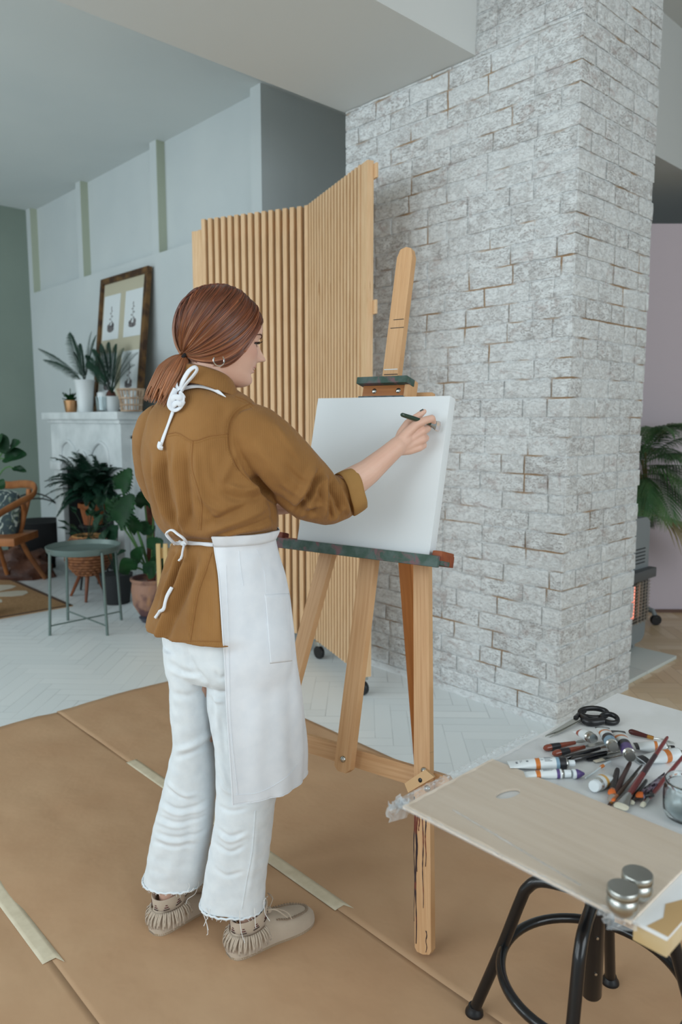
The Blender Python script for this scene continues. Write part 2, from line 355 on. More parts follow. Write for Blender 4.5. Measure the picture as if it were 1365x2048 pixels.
n0 = len(b_.v)
# mortar core, subdivided so that bare patches of tan mortar can sit in it
for (x0, x1, y0, y1, z0, z1) in ((PX0, PX1, PY0, PY1, 0, 2.94), (-2.13, PX1, PY0, PY1, 2.94, 3.75)):
    for (o_, du, dv, nu, nv) in (((x0, y0, z0), (x1-x0, 0, 0), (0, 0, z1-z0), 70, 130), ((x1, y0, z0), (0, y1-y0, 0), (0, 0, z1-z0), 40, 130), ((x0, y1, z0), (0, y0-y1, 0), (0, 0, z1-z0), 20, 60), ((x1, y1, z0), (x0-x1, 0, 0), (0, 0, z1-z0), 10, 10)):
        P = [[V(o_)+V(du)*(i/nu)+V(dv)*(j/nv) for j in range(nv+1)] for i in range(nu+1)]
        b_.grid(P); wear += [(min(1, max(0, (noise.noise(p*7)-.08)*3.0)), .2) for r_ in P for p in r_]
ob = struct(b_.build('wall_pillar', M['brick'], smooth=60))
ca = ob.data.color_attributes.new('wear', 'FLOAT_COLOR', 'POINT')
ca.data.foreach_set('color', [c for w_ in wear for c in (w_[0], w_[1], 0, 1)])
# mortar skirt at the foot of the pillar
struct(MB().bb(PX0-.004, PX1+.004, PY0-.004, PY1+.004, 0, .036).build('trim_9', M['brick']))
# photo backdrop wall panel on the right
c0, c1_ = W(1.95, 5.08), W(4.4, 5.08)
struct(MB().box((c0+c1_)/2+V((0, 0, 1.315))+FH*.03, (c1_-c0)/2, V((0, 0, 1.315)), FH*.03).build('wall_right', M['pink']))
b0, b1 = pl(1300, 1224, 2, 0), W(4.4, 5.06)
struct(MB().bar(c0+V((0, 0, .01))-FH*.01, c1_+V((0, 0, .01))-FH*.01, (0, 0, 1), .02, .02).build('trim_10', mat('brown_edge', rgb(110, 84, 74), .7)))

# ------------------------------------------------------------------ kraft paper sheets and tape on the floor
def sheet(x0, x1, y0, y1, z, seed):
    b_ = MB(); nx, ny = 120, 36; P = []
    for i in range(nx+1):
        row = []
        for j in range(ny+1):
            x = x0+(x1-x0)*i/nx; y = y0+(y1-y0)*j/ny; q = V((x*1.3, y*1.6, seed))
            ed = min(1, 6*min(j, ny-j)/ny+.15)
            hgt = max(0, noise.noise(q*1.7))*.013*ed+abs(noise.noise(q*4))*.0045*ed
            near = math.exp(-((x+1.5)**2+(y-1.05)**2)/.25); hgt *= (1-near)
            wob = noise.noise(V((x*3, seed, 0)))*.004 if j in (0, ny) else 0
            row.append((x, y+wob, z+hgt))
        P.append(row)
    b_.grid(P); return b_.build('kraft_paper_sheet', M['kraft'], solid=.0006)
g = 'sheets of brown kraft paper protecting the floor'
tag(sheet(-3.30, 1.6, 1.29, 2.08, .0016, 1), 'brown kraft paper sheet lying along the easel and the slatted screen, farthest strip', 'paper', g)
tag(sheet(-3.29, 1.6, .63, 1.295, .0008, 5), 'brown kraft paper sheet under the woman\'s feet, middle strip', 'paper', g)
tag(sheet(-3.32, 1.6, -.05, .635, .0012, 9), 'brown kraft paper sheet in the lower left corner, nearest strip', 'paper', g)
M['tape'] = mat('masking_tape', rgb(216, 205, 180), .6, rgb(206, 194, 168), 30)
def tape(x0, x1, y, lab):
    b_ = MB(); P = []; n = 60
    for i in range(n+1):
        x = x0+(x1-x0)*i/n; sk = .03*(1 if i == n else 0)
        P.append([(x+sk*0, y-.022, .0032), (x, y-.011, .0036), (x, y, .0038), (x, y+.011, .0036), (x+sk, y+.022, .0032)])
    tag(b_.grid(P).build('masking_tape', M['tape'], solid=.0004), lab, 'tape', 'strips of masking tape on the paper')
tape(-2.60, -1.385, 1.303, 'pale masking tape strip running behind the woman\'s legs towards the easel')
tape(-3.0, -1.735, .634, 'pale masking tape strip on the paper at the lower left edge')
# ------------------------------------------------------------------ slatted folding screen
def screen():
    A, Bm, C_ = V((-3.885, 2.461, 0)), V((-3.173, 2.753, 0)), V((-2.441, 2.48, 0))
    t = thing('folding_screen', 'tall folding screen of vertical pine slats on casters beside the brick pillar', 'screen', (Bm.x, Bm.y, 0))
    Z0, Z1 = .10, 2.50; Zv = V((0, 0, 1))
    for k, (p, q, ns) in enumerate(((A, Bm, 16), (Bm, C_, 18))):
        d = (q-p).normalized(); n = V((d.y, -d.x, 0)); 
        if n.dot(V((0, 0, 0))-p) < 0: n = -n
        L = (q-p).length
        def pt(u, z, c=0): return p+d*u+n*c+Zv*z
        if k == 0:
            MB().box(pt(.035, (Z0+Z1)/2-.03), d*.034, n*.016, Zv*((Z1-Z0)/2-.03), .002).build('stile', M['pine'], t)
        else:
            MB().box(pt(L-.035, (Z0+Z1)/2), d*.034, n*.016, Zv*((Z1-Z0)/2), .002).build('stile', M['pine'], t)
        for z in (Z0+.10, 1.28, Z1-.08):
            MB().box(pt(L/2-.025, z, -.031), d*(L/2-.045), n*.010, Zv*.035, .001).build('rail', M['pine'], t)
        u0, u1 = (.085, L-.012) if k == 0 else (.012, L-.085)
        for i in range(ns):
            u = u0+(u1-u0)*i/(ns-1); MB().box(pt(u, (Z0+Z1)/2), d*.0125, n*.021, Zv*((Z1-Z0)/2), .0015).build('slat', M['pine'], t)
        if k == 1:
            for z in (2.455, 1.86): MB().box(pt(L-.01, z, -.022), d*.032, n*.006, Zv*.032, .004).build('bracket', M['pine'], t)
    for (p) in ((Bm+V((-.05, -.03, 0))), (Bm+V((.13, -.06, 0))), C_+V((-.04, .0, 0)), A+V((.05, 0, 0))):
        c = MB(); c.box(p+V((0, 0, .088)), (.02, 0, 0), (0, .02, 0), (0, 0, .012), .002); c.tube([p+V((0, 0, .075)), p+V((0, 0, .05))], .008)
        ob = c.build('caster', M['steel'], t)
        MB().lathe(p+V((0, -.012, .036)), [(0, 0), (.034, 0), (.037, .004), (.037, .020), (.034, .024), (0, .024)], 20, (0, 1, 0)).build('wheel', M['black'], ob)
screen()

# ------------------------------------------------------------------ easel
TT = math.radians(14.5); ee = W(-.826, .563); nh = W(-.563, -.826)
EN = nh*math.cos(TT)+V((0, 0, math.sin(TT))); EU = -nh*math.sin(TT)+V((0, 0, math.cos(TT))); EP = W(.208, 1.702)
def E_(a, b_, c=0): return EP+ee*a+EU*b_+EN*c
t = thing('easel', 'tall wooden studio easel with paint-stained ledge, standing on kraft paper and holding a canvas', 'easel', EP)
def legbar(x0, x1, b0=0, b1=1.455, w_=.046, c=(-.024, 0)):
    m_ = MB(); n = 26
    P0, P1 = E_(x0, b0), E_(x1, b1); d = (P1-P0).normalized(); wd = ee-d*ee.dot(d); wd.normalize()
    poly = []
    L = (P1-P0).length
    for (s_, l_) in [(-1, .012), (-1, L-.02), (-.7, L-.006), (0, L), (.7, L-.006), (1, L-.02), (1, .012), (.75, .003), (0, 0), (-.75, .003)]:
        poly.append(P0+d*l_+wd*(s_*w_/2)+EN*c[0])
    m_.prism(poly, EN*(c[1]-c[0])); return m_
lg = legbar(.004, .228, .012).build('leg', M['beech'], t, smooth=30)
lg2 = legbar(.622, .402, .012).build('leg', M['beech'], t, smooth=30)
def Ebar(a0, b0, a1, b1, w_, c0, c1, name, m_, par=None, bev=.0025):
    P, Q = E_(a0, b0, (c0+c1)/2), E_(a1, b1, (c0+c1)/2); return MB().bar(P, Q, EN.cross((Q-P).normalized()), w_, c1-c0, bev).build(name, m_, par or t)
cb = MB()
cb.prism([E_(a, b_, -.048) for a, b_ in ((.62, .398), (.012, .398), (.002, .408), (.0, .425), (.004, .440), (.012, .447), (.62, .447))], EN*.022); cb.build('crossbar', M['beech'], t)
# mast with a rounded head
def mast(b0, b1, c0, c1, w_, name, m_, a=.313, da=.006):
    poly = [E_(a-w_/2, b0+.012, c0), E_(a-w_/2+da, b1-.03, c0), E_(a-w_/2+.008+da, b1-.006, c0), E_(a+da, b1, c0), E_(a+w_/2-.008+da, b1-.006, c0), E_(a+w_/2+da, b1-.03, c0), E_(a+w_/2, b0+.012, c0), E_(a+w_/4, b0, c0), E_(a-w_/4, b0, c0)]
    return MB().prism(poly, EN*(c1-c0)).build(name, m_, t, smooth=30)
mast(.39, 1.908, .002, .026, .052, 'mast', M['beech'], .300, .028)
Ebar(.205, 1.455, .428, 1.455, .05, -.048, -.026, 'top_bar', M['beech'])
# lower ledge and its paint-crusted lip
Ebar(.045, 1.000, .628, 1.000, .03, .026, .052, 'ledge_back', M['redpaint'])
Ebar(.045, .992, .622, .992, .012, .05, .10, 'ledge', M['painted'])
Ebar(.050, .994, .625, .994, .030, .098, .112, 'ledge_lip', M['painted'], bev=.004)
Ebar(.046, 1.006, .075, 1.006, .034, .026, .10, 'ledge_end', M['redpaint'], bev=.006)
Ebar(.600, 1.012, .620, 1.012, .034, .026, .06, 'ledge_end', M['redpaint'], bev=.006)
# upper canvas holder
Ebar(.248, 1.462, .392, 1.462, .040, .028, .050, 'holder_block', M['beech_dark'])
Ebar(.236, 1.490, .402, 1.490, .020, .026, .075, 'holder_ledge', M['painted'], bev=.003)
Ebar(.244, 1.438, .392, 1.438, .012, .028, .07, 'holder_lip', mat('blue_grey_paint', rgb(92, 110, 118), .6, rgb(60, 70, 76), 60), bev=.002)
Ebar(.238, 1.468, .252, 1.468, .066, .000, .055, 'holder_end', M['beech'], bev=.006)
for a in (.272, .352): MB().lathe(E_(a, 1.464, .050), [(.0075, 0), (.0075, .001), (.005, .003), (0, .0035)], 14, EN).build('bolt', M['steel'], t)
for (a, b_, c) in ((.300, .425, .026), (.066, .452, 0), (.050, .410, 0)): MB().lathe(E_(a, b_, c), [(.009, 0), (.009, .0015), (.006, .005), (0, .0065)], 14, EN).build('bolt', M['steel'], t)
# pivoting wooden catch on the near leg
q = [E_(a, b_, .001) for a, b_ in ((.108, .402), (.090, .386), (.036, .432), (.054, .462), (.040, .462), (.092, .448))]
pc = MB().prism([E_(a, b_, .001) for a, b_ in ((.098, .388), (.112, .408), (.058, .458), (.030, .446))], EN*.010).build('catch', mat('raw_plywood', rgb(214, 176, 130), .6), t)
MB().lathe(E_(.068, .428, .0111), [(.006, 0), (.005, .0008), (0, .001)], 12, EN).build('catch_hole', M['black'], pc)
# rear leg
top = E_(.315, 1.40, -.03); foot = pl(846, 1572, 2, .006)
MB().bar(top, foot, ee, .048, .022, .003).build('rear_leg', M['beech_dark'], t)
# dark dried paint drips on the lower near leg
m_ = MB(); rnd = random.Random(5)
for (a0, l0, l1, w_) in ((.0175, .03, .36, .006), (.022, .08, .38, .0035), (-.003, .12, .36, .004), (-.011, .22, .37, .004), (.008, .30, .37, .006), (-.012, .02, .07, .003), (.014, .2, .34, .004)):
    P = []
    for i in range(24):
        l_ = l0+(l1-l0)*i/23; x = l_*.1522+.004; ww = w_*(.35+.65*i/23)*rnd.uniform(.6, 1.2)
        cx = x+a0+math.sin(i*.5+a0*900)*.0012; P.append([E_(cx-ww/2, l_, .0006), E_(cx+ww/2, l_, .0006)])
    m_.grid(P)
m_.build('paint_drips', mat('dried_dark_paint', rgb(58, 42, 44), .6, rgb(120, 60, 44), 20, .5, .6), t, solid=.0005)
for i, (b_, w_, ln) in enumerate(((1.535, .003, .045), (1.52, .0025, .045), (1.66, .002, .045), (1.685, .002, .035))):
    a_ = .300+(b_-.39)/1.5*.028
    MB().box(E_(a_-.002*i, b_, .0264), ee*(ln/2), EU*(w_/2)+ee*.0008, EN*.0004).build('paint_mark', mat('mark%d' % i, (rgb(220, 222, 220) if i == 0 else rgb(66, 56, 50)), .6), t)

# canvas on the ledge
cv = MB().box(E_(.304, 1.221, .072), ee*.2165, EU*.2135, EN*.0175, .003).build('stretched_canvas', M['canvas'])
tag(cv, 'blank white stretched canvas on the easel ledge, the brush resting on it', 'canvas')

# ------------------------------------------------------------------ stool
SC = V((-.665, 1.344, 0))
t = thing('swivel_stool', 'black metal swivel stool with a foot ring, carrying the painting boards', 'stool', SC)
LB = V((.472, .881, 0)); LP = V((.881, -.472, 0))
feet = [SC-LB*.177*1-LP*.177, SC+LB*.177-LP*.177, SC+LB*.177+LP*.177, SC-LB*.177+LP*.177]
for f in feet:
    o_ = (f-SC).normalized(); f = SC+o_*.252
    pts = [f+V((0, 0, .012)), SC+o_*.194+V((0, 0, .185)), SC+o_*.156+V((0, 0, .310)), SC+o_*.140+V((0, 0, .350)), SC+o_*.108+V((0, 0, .375)), SC+o_*.02+V((0, 0, .382))]
    lgm = MB().tube(crv(pts, 30), .0125, 14).build('leg', M['dark_metal'], t)
    MB().lathe(f, [(.0, 0), (.019, 0), (.021, .004), (.020, .010), (.016, .016), (.0135, .024), (0, .024)], 20).build('foot_cap', M['black'], lgm)
MB().tube([SC+V((math.cos(a)*.186, math.sin(a)*.186, .195)) for a in [i*math.pi/32 for i in range(64)]], .0105, 12, closed=True).build('foot_ring', M['dark_metal'], t)
MB().lathe(SC, [(0, .155), (.018, .155), (.021, .160), (.021, .60), (.03, .605), (.03, .645), (0, .645)], 24).build('centre_post', M['dark_metal'], t)
MB().lathe(SC, [(0, .632), (.145, .632), (.152, .637), (.152, .650), (.145, .655), (0, .655)], 40).build('seat', M['dark_metal'], t)
for z in (.22, .30): MB().lathe(SC-FH*.0205+V((0, 0, z)), [(.003, 0), (.003, .0015), (0, .002)], 10, -FH).build('hole', M['steel'], t)

# ------------------------------------------------------------------ boards on the stool (top of palette z = .70)
ZB = .70
M['ply'] = mat('birch_plywood', rgb(232, 217, 200), .42, rgb(222, 205, 186), 4, .3, .7, 5, (1, 14, 1), 'Object', .04, 30, coat=.15)
M['prim'] = mat('white_primed_board', rgb(226, 228, 228), .5, rgb(236, 238, 240), 6, .4, .6, bump=.15, bsc=14)
M['raw'] = mat('raw_pine_edge', rgb(214, 198, 166), .6, rgb(196, 168, 120), 8)
XL, XR = -.790, -.345
t = thing('primed_panel', 'white primed wooden painting panel with worn corner, lying across the black stool', 'board', ((XL+XR)/2, 1.2, .655))
MB().bb(XL, XR, .895, 1.66, .690, .6945, .001).build('face', M['prim'], t)
MB().bb(XR-.045, XR, .897, 1.66, .666, .690, .0015).build('frame_bar', M['raw'], t)
for (x0, x1, y0, y1) in ((XL+.05, XL+.09, .96, 1.62), (XL+.09, XR-.045, .96, 1.0), (XL+.09, XR-.045, 1.58, 1.62)):
    MB().bb(x0, x1, y0, y1, .6555, .690, .0015).build('frame_bar', M['raw'], t)
m_ = MB(); P = [(XR, .898), (XR-.028, .898), (XR-.02, .93), (XR-.03, .96), (XR-.012, 1.0), (XR-.016, 1.05), (XR-.003, 1.08), (XR, 1.1)]
m_.prism([V((x, y, .6946)) for x, y in P], (0, 0, .0004)).build('bare_wood_patch', mat('bare_wood', rgb(198, 164, 116), .6), t)
t = thing('plywood_palette', 'thin rectangular plywood palette with a thumb hole, wrapped in clear film', 'palette', (-.59, 1.0, .6955))
# palette with an oval thumb hole
hc = pl(1017, 1587, 2, ZB); px0, px1, py0, py1 = -.787, -.388, .884, 1.140
bm = bmesh.new(); n = 40; inner = [bm.verts.new((hc.x+.0125*math.cos(2*math.pi*i/n)*1.0+.006*math.sin(2*math.pi*i/n), hc.y+.024*math.sin(2*math.pi*i/n), 0)) for i in range(n)]
outer = []
for i in range(n):
    a = 2*math.pi*i/n; dx, dy = math.cos(a), math.sin(a); tt = min(((px1 if dx > 0 else px0)-hc.x)/dx if abs(dx) > 1e-6 else 9, ((py1 if dy > 0 else py0)-hc.y)/dy if abs(dy) > 1e-6 else 9)
    outer.append(bm.verts.new((hc.x+dx*tt, hc.y+dy*tt, 0)))
bm.free()
m_ = MB(); co = [(px1, py1), (px0, py1), (px0, py0), (px1, py0)]
angs = sorted([2*math.pi*i/n for i in range(n)]+[math.atan2(y-hc.y, x-hc.x) % (2*math.pi) for x, y in co])
I, O = [], []
for a in angs:
    dx, dy = math.cos(a), math.sin(a); tt = min(((px1 if dx > 0 else px0)-hc.x)/dx if abs(dx) > 1e-6 else 9, ((py1 if dy > 0 else py0)-hc.y)/dy if abs(dy) > 1e-6 else 9)
    O.append(V((hc.x+dx*tt, hc.y+dy*tt, 0))); I.append(V((hc.x+.013*dx+.004*dy, hc.y+.027*dy, 0)))
m_.grid([[i_+V((0, 0, .6955)), i_+V((0, 0, ZB)), o_+V((0, 0, ZB)), o_+V((0, 0, .6955)), i_+V((0, 0, .6955))] for i_, o_ in zip(I, O)], closed_u=True).build('board', M['ply'], t, smooth=30)
# clear film stretched over the palette, bunched at its corners
M['film'] = mat('clear_film', rgb(240, 246, 250), .12, trans=1, ior=1.15, bump=.5, bsc=38, bdist=.004)
N, L, b = nodes(M['film']); 
tr = N.new('ShaderNodeBsdfTransparent'); gl = N.new('ShaderNodeBsdfGlossy'); gl.inputs['Roughness'].default_value = .16; gl.inputs[0].default_value = (.9, .95, 1, 1)
ms = N.new('ShaderNodeMixShader'); ms.inputs[0].default_value = .10; fr = N.new('ShaderNodeFresnel'); fr.inputs[0].default_value = 1.35
mu_ = N.new('ShaderNodeMath'); mu_.operation = 'MULTIPLY_ADD'; L.new(fr.outputs[0], mu_.inputs[0]); mu_.inputs[1].default_value = .45; mu_.inputs[2].default_value = .0; L.new(mu_.outputs[0], ms.inputs[0])
L.new(tr.outputs[0], ms.inputs[1]); L.new(gl.outputs[0], ms.inputs[2]); L.new(ms.outputs[0], N['Material Output'].inputs[0])
for nd in N:
    if nd.type == 'BUMP': L.new(nd.outputs[0], gl.inputs['Normal']); L.new(nd.outputs[0], fr.inputs['Normal'])
P = []
fx0, fx1, fy0, fy1 = -.800, -.386, .872, 1.30
for i in range(90):
    row = []
    for j in range(90):
        x = fx0+(fx1-fx0)*i/89; y = fy0+(fy1-fy0)*j/89; q = V((x*6, y*18, 0))
        h = abs(noise.noise(q))*.0028+abs(noise.noise(q*3))*.0012
        edx = min((x-fx0)/.022, (y-fy0)/.022); z = ZB+.0006+h+(max(0, 1-edx)*-.010 if edx < 1 else 0)
        if y > 1.14: z -= .0045*min(1, (y-1.14)/.01)
        row.append((x, y, z))
    P.append(row)
MB().grid(P).build('plastic_film', M['film'], t)
M['film2'] = mat('bunched_film', rgb(226, 232, 236), .18, alpha=.26, spec=.9, bump=.6, bsc=60)
rnd = random.Random(4)
def crinkle(p, q, wd, amp, seed, drop=0):
    p = V(p); q = V(q); d = q-p; wd = V(wd); m_ = MB(); P = []; n = int(d.length/.003)+8
    for i in range(n+1):
        row = []
        for j in range(13):
            g_ = j/12; c_ = p+d*(i/n)+wd*(g_-.5); k = V((i*.16+seed, g_*3.2, seed)); a_ = amp*math.sin(math.pi*g_)**.5
            row.append(c_+V((noise.noise(k+V((9, 0, 0)))*a_*.8, noise.noise(k*1.3)*a_*.8, abs(noise.noise(k*1.7+V((0, 5, 0))))*a_*1.6-drop*g_*g_)))
        P.append(row)
    return m_.grid(P)
crinkle((-.797, .876, .7005), (-.794, 1.30, .6995), (.022, 0, 0), .007, 3).build('film_folds', M['film2'], t)
crinkle((-.786, .880, .701), (-.40, .880, .701), (0, .012, 0), .003, 8).build('film_folds', M['film2'], t)
crinkle((-.72, .935, .7006), (-.47, .905, .7006), (0, .005, 0), .0015, 11).build('film_folds', M['film2'], t)
crinkle((-.806, .868, .690), (-.786, .892, .698), (.016, -.014, .008), .022, 21, .02).build('film_folds', M['film2'], t)
crinkle((-.808, .880, .684), (-.790, .905, .692), (.014, -.010, .020), .020, 27).build('film_folds', M['film2'], t)
crinkle((-.42, .872, .694), (-.388, .892, .699), (.018, -.014, .004), .014, 31, .01).build('film_folds', M['film2'], t)

# two metal dippers
def dipper(px_, py_, lab):
    c = pl(px_, py_, 2, ZB+.036); c.z = ZB+.0035
    t = thing('metal_cup', lab, 'cup', c, 'lidded metal medium cups on the palette')
    MB().lathe(c, [(0, 0), (.013, 0), (.0155, .003), (.0195, .009), (.0205, .015), (.0195, .021), (.0175, .0235), (.0185, .025), (.0205, .026), (.0205, .0275), (0, .0275)], 40).build('cup_body', M['chrome'], t)
    MB().lathe(c, [(.0195, .028), (.0202, .0285), (.0202, .0345), (.0192, .0358), (.0, .036)], 40).build('lid', M['chrome'], t)
dipper(1247, 1779, 'lidded metal cup nearest the palette corner, in front of its twin')
dipper(1276, 1750, 'lidded metal cup standing behind its twin, farther from the corner')

# glass jar
c = pl(1378, 1590, 2, .80); c.z = .6955
c = pl(1374, 1636, 2, .698); c.z = .6955
M['glass'] = mat('clear_glass', rgb(236, 244, 246), .02, trans=1, ior=1.45)
t = thing('glass_jar', 'empty clear glass jar standing at the right edge of the board', 'jar', c)
MB().lathe(c, [(0, .001), (.022, .001), (.033, .006), (.037, .014), (.038, .04), (.037, .054), (.0345, .059), (.036, .064), (.0365, .067), (.0345, .0675), (.032, .064), (.0325, .058), (.0345, .052), (.0355, .04), (.0345, .018), (.030, .010), (.018, .006), (0, .0055)], 48).build('jar_glass', M['glass'], t)

# ------------------------------------------------------------------ brushes, tubes, knives and scissors on the panel
ZT = .6950
def T(x, y, h=0): return pl(x, y, 2, ZT+h)
M['tubewhite'] = mat('tube_label_white', rgb(214, 220, 222), .35)
LBL = {}
def cm(name, c, rough=.4, **k): 
    if name not in LBL: LBL[name] = mat(name, c, rough, **k)
    return LBL[name]
OR = cm('orange_band', rgb(196, 116, 52)); BK = cm('tube_black', rgb(34, 34, 38)); PU = cm('tube_violet', rgb(84, 66, 120)); BL = cm('tube_blue', rgb(120, 150, 170)); RD = cm('tube_red', rgb(150, 84, 70)); CAPW = cm('cap_white', rgb(214, 222, 226), .3)
DG = cm('tube_grey_print', rgb(120, 126, 132)); YL = cm('tube_ochre', rgb(206, 160, 84))
def tubeobj(px0_, px1_, r_, bands, cap, lab, hz=0, capm=None, tail=None, capr=.0085, name='paint_tube', text=None):
    """tube from flat crimped tail px0_ to cap px1_; bands: list of (f0,f1,material)"""
    a = T(px0_[0], px0_[1], r_*.6+hz+(px0_[2] if len(px0_) > 2 else 0)); b2 = T(px1_[0], px1_[1], r_+hz+(px1_[2] if len(px1_) > 2 else 0)); d = (b2-a); L_ = d.length; n = d.normalized(); sd = n.cross(V((0, 0, 1))).normalized(); u_ = sd.cross(n)
    t = thing(name, lab, 'paint tube', ((a.x+b2.x)/2, (a.y+b2.y)/2, ZT), 'paint tubes heaped on the panel')
    capL = .012; bl = L_-capL-.005
    def ring(f):   # 0 tail flat ... 1 round
        k = min(1, f/.75); rw = r_*(1.28-.28*k); rh = r_*(.10+.90*math.sin(k*math.pi/2)); return rw, rh
    fb = [0]+sorted(set([round(x_, 3) for q in bands for x_ in q[:2]]+[i/14 for i in range(1, 14)]))+[1]; fb = sorted(set(fb)); NS = 28
    m_ = MB(); mats = [M['tubewhite']]+[q[2] for q in bands]; rings = []
    for f in fb:
        rw, rh = ring(f); c_ = a+n*(f*bl); rings.append([c_+sd*math.cos(2*math.pi*k/NS)*rw+u_*math.sin(2*math.pi*k/NS)*rh for k in range(NS)])
    for i in range(len(fb)-1):
        mid = (fb[i]+fb[i+1])/2; m_.mi = 0
        for bi, q in enumerate(bands):
            if q[0] <= mid <= q[1]: m_.mi = bi+1
        m_.add(rings[i]+rings[i+1], [(k, (k+1) % NS, NS+(k+1) % NS, NS+k) for k in range(NS)])
    m_.mi = 0; m_.add(rings[0], [tuple(range(NS))])
    bodyo = m_.build('tube_body', mats, t, smooth=50)
    MB().lathe(a+n*bl, [(r_, 0), (r_*.98, .0012), (r_*.62, .0045), (r_*.5, .006), (r_*.5, .009)], 24, n, closed=False).build('shoulder', M['steel'], t)
    MB().lathe(a+n*(bl+.005), [(capr*.96, 0), (capr, .001), (capr*.98, capL-.002), (capr*.9, capL), (0, capL)], 24, n).build('cap', capm or CAPW, t)
    if text:
        m_ = MB(); rr_ = random.Random(len(lab))
        for (f0, f1, ang, w_) in text:
            c_ = a+n*((f0+f1)/2*bl); rw, rh = ring((f0+f1)/2); p = c_+sd*math.cos(ang)*rw*1.01+u_*math.sin(ang)*rh*1.02; nn = (sd*math.cos(ang)*rh+u_*math.sin(ang)*rw).normalized(); m_.box(p, n*((f1-f0)/2*bl), nn.cross(n)*(w_/2), nn*.0002)
        m_.build('label_print', DG, bodyo)
    return t
tx = [(.12+.02*0, .16, 1.4, .007), (.2, .205, 1.5, .008), (.225, .23, 1.6, .006), (.55, .60, 1.2, .001), (.62, .74, 1.75, .0012), (.62, .76, 1.45, .0012), (.62, .72, 1.15, .0012), (.62, .75, .9, .0012), (.30, .34, 1.3, .004)]
tubeobj((1018, 1529), (1150, 1526), .0115, [(.46, .54, OR), (.82, .88, BL), (.88, 1, BK)], 0, 'white paint tube with an orange square, flat at the far left of the heap', text=tx, capr=.006)
tubeobj((1050, 1549), (1142, 1547), .0085, [(.30, .42, OR), (.86, .95, PU)], 0, 'slim white paint tube with a violet ring, nearest the palette edge', text=[(.5, .8, 1.6, .001), (.5, .75, 1.3, .001), (.5, .8, 1.9, .001)], capr=.007)
nz_ = thing('tube_nozzle', 'small violet pointed nozzle cap beside the slim white tube', 'cap', T(1162, 1550))
a = T(1146, 1548, .008); n_ = (T(1180, 1547, .008)-a).normalized()
MB().lathe(a, [(.0085, 0), (.009, .002), (.0085, .005), (.0, .0052)], 20, n_).build('collar', CAPW, nz_)
MB().lathe(a+n_*.005, [(.008, 0), (.0085, .004), (.006, .010), (.002, .017), (.0, .0175)], 20, n_).build('cone', PU, nz_)
tubeobj((1158, 1462, .010), (1188, 1478, .016), .011, [(.30, .48, RD)], 0, 'short white paint tube with a red ring, leftmost of three piled under the scissors', hz=.002, capm=M['chrome'], capr=.010)
tubeobj((1205, 1455, .014), (1228, 1495, .022), .0115, [(0, .10, BK), (.36, .46, OR), (.64, .80, BK), (.80, 1, BL)], 0, 'paint tube with black and light blue bands, middle of the three piled tubes', hz=.004, capm=M['chrome'], capr=.010)
tubeobj((1236, 1462, .014), (1262, 1514, .018), .0115, [(0, .16, BK), (.34, .44, OR), (.60, .76, BK), (.76, 1, PU)], 0, 'paint tube with black and violet bands, rightmost of the three piled tubes', hz=.004, capm=M['chrome'], capr=.010)
tubeobj((1270, 1492, .004), (1350, 1497, .0), .012, [(0, .12, BK), (.62, .72, OR)], 0, 'white paint tube with a black tail, lying behind the tall red brush', capm=BK, capr=.006)
tubeobj((1283, 1520, .002), (1372, 1506, .0), .0125, [(0, .14, BK), (.60, .74, OR)], 0, 'white paint tube with an orange band, in front of its black-tailed neighbour', capm=BK, capr=.006)
tubeobj((1222, 1553), (1188, 1573, .001), .0125, [(.62, .78, YL)], 0, 'small crumpled paint tube with an ochre ring and white cap facing front', capr=.0105)
# brushes
def brush(p, q, rh, hcol, fer, fl, bris, bl, lab, hz=0, flat=1.0, bw=None, hc2=None, name='paint_brush'):
    a = T(p[0], p[1], rh+(p[2] if len(p) > 2 else 0)); b2 = T(q[0], q[1], rh+(q[2] if len(q) > 2 else 0)); d = b2-a; L_ = d.length; n = d.normalized(); sd = n.cross(V((0, 0, 1))).normalized()
    t = thing(name, lab, 'paintbrush', ((a.x+b2.x)/2, (a.y+b2.y)/2, ZT), 'paintbrushes lying on the panel')
    bw = bw or rh*1.1; hl = L_-fl-bl
    m_ = MB().tube([a+n*(hl*f) for f in (0, .02, .1, .45, .8, .93, 1)], [rh*.5, rh*.7, rh*.85, rh*.95, rh*1.25, rh*1.15, rh*.9], 14); m_.build('handle', hcol, t)
    if hc2: MB().tube([a+n*(hl*f) for f in (.34, .5, .66)], [rh*.97, rh*1.04, rh*1.16], 14).build('handle_print', hc2, t)
    def fr(f, w_, h_): return [a+n*(hl+f)+sd*math.cos(2*math.pi*k/16)*w_+V((0, 0, 1))*math.sin(2*math.pi*k/16)*h_ for k in range(16)]
    G = [fr(-.002, rh, rh), fr(fl*.4, (rh+bw)/2, rh*(1+flat)/2), fr(fl, bw, rh*flat), fr(fl, bw*.5, rh*.4*flat)]
    m_ = MB(); m_.grid(list(zip(*G)), closed_u=True).build('ferrule', fer, t)
    G = [fr(fl-.002, bw*.96, rh*flat*.92), fr(fl+bl*.5, bw*1.04, rh*flat*.8), fr(fl+bl*.9, bw*.85, rh*flat*.4), fr(fl+bl, bw*.5, rh*.15*flat)]
    m_ = MB(); m_.grid(list(zip(*G)), closed_u=True); nv = len(m_.v); m_.add(fr(fl+bl, bw*.5, rh*.15*flat), [tuple(range(16))]); m_.build('bristles', bris, t)
    return t
REDH = cm('red_lacquer', rgb(110, 40, 42), .18, coat=.6); BRN = cm('brown_lacquer', rgb(122, 58, 40), .25, coat=.5); BLKH = cm('black_lacquer', rgb(30, 28, 30), .2, coat=.6)
